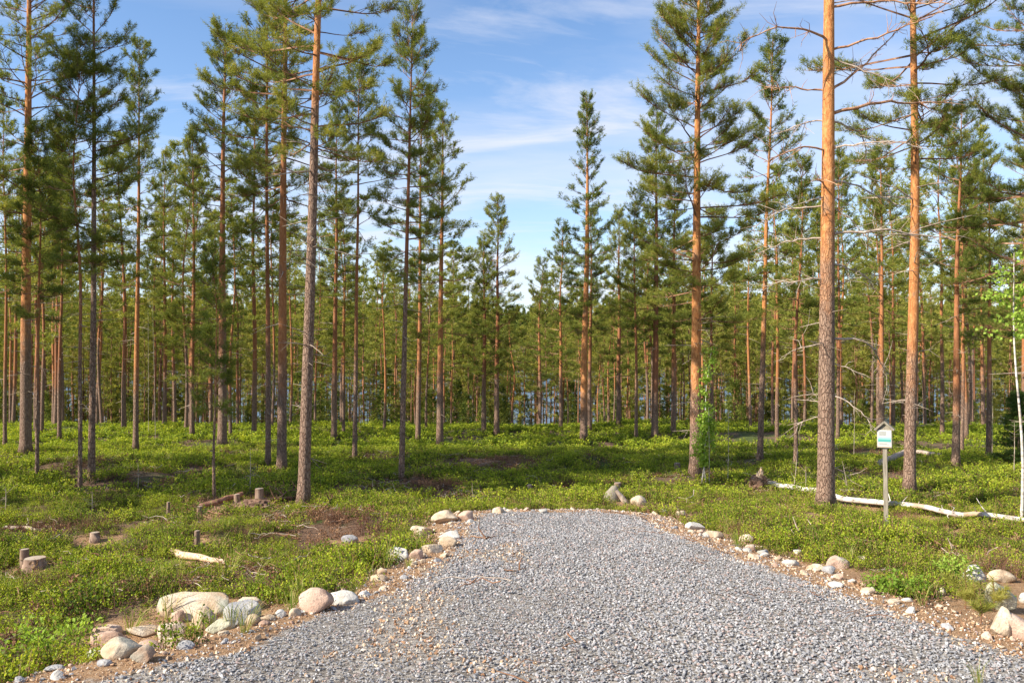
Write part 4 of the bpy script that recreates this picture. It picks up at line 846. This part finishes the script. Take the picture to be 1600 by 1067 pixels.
bush(1392, 927, 36, .20, 'low leafy green bush beside the dirt strip on the right', 1, -.1); bush(1488, 905, 42, .16, 'light green leafy bush left of the white angular rock', 2, .3); bush(1418, 930, 30, .14, 'darker low bush right of the low leafy green one', 3, -.2)
bush(100, 1010, 44, .22, 'bright leafy bush left of the rock heap', 4, .2); bush(30, 1030, 50, .24, 'bright leafy bush in the lower left corner', 5, .2)

# ------------------------------------------------------------------ notice post
p = at(1385, 832); d = p.y; u = d/F; H = (832-662)*u
root = empty('notice_post', p, 'grey wooden post with small gabled roof and a white and teal notice', 'notice post', rot=(0, -.012, R(-30)))
mb = MB(); box(mb, (-.0245, -.022, -.2), (.0245, .022, H-26*u)); mb.build('post', M_GREYW, root)
mb = MB(); w2 = .086; zb = H-64*u+.0; zt = H-20*u+.0
zb = (832-700)*u; zt = (832-672)*u
mb.add([(-w2, -.040, zb), (w2, -.040, zb), (w2, -.040, zt), (0, -.040, zt+.075), (-w2, -.040, zt), (-w2, -.024, zb), (w2, -.024, zb), (w2, -.024, zt), (0, -.024, zt+.075), (-w2, -.024, zt)],
       [(0, 1, 2, 4), (5, 9, 7, 6), (0, 5, 6, 1), (1, 6, 7, 2), (0, 4, 9, 5)]); mb.add([(-w2, -.040, zt), (w2, -.040, zt), (0, -.040, zt+.075), (-w2, -.024, zt), (w2, -.024, zt), (0, -.024, zt+.075)], [(0, 1, 2), (3, 5, 4)])
mb.build('back_board', M_GREYW, root)
ang = math.atan2(.105, .115)
for s in (-1, 1):
    mb = MB(); M_ = Matrix.Translation((0, 0, zt+.098+(.003 if s > 0 else 0))) @ Matrix.Rotation(s*ang, 4, 'Y'); box(mb, (-.004 if s > 0 else -.150, -.072, -.011), (.150 if s > 0 else .0, .035, .011), 0, M_); mb.build('roof_board', M_GREYW, root)
def plain(name, c, r=.6):
    m = mat(name); t = NT(m); n = t.noise(t.co(), 30, 3); t.out(t.mix(n, tuple(v*.92 for v in c), c), r); return m
M_PAPER = plain('notice_paper', (.56, .54, .49)); M_TEAL = plain('teal_print', (.09, .36, .32)); M_PRINT = plain('grey_print', (.20, .22, .21)); M_PALE = plain('pale_teal_print', (.30, .50, .46)); M_SAND = plain('sand_print', (.52, .38, .25))
mb = MB(); box(mb, (-.080, -.046, zb+.004), (.080, -.0405, zt-.002)); nt_o = mb.build('notice', M_PAPER, root)
hh = zt-zb
def strip(name, x0, x1, a, b, m): q = MB(); box(q, (x0, -.0485, zb+hh*a), (x1, -.0462, zb+hh*b)); return q.build(name, m, nt_o)
strip('printed_band', -.072, .072, .34, .48, M_TEAL); strip('printed_picture', -.072, .072, .48, .60, M_PALE); strip('printed_border', -.080, .080, .04, .09, M_SAND)
for a in (.70, .76, .82, .88): strip('text_line', -.060, .02+.04*((a*50) % 1), a, a+.022, M_PRINT)
strip('text_line', -.06, .05, .18, .20, M_PRINT); strip('text_line', -.06, .03, .24, .26, M_PRINT)
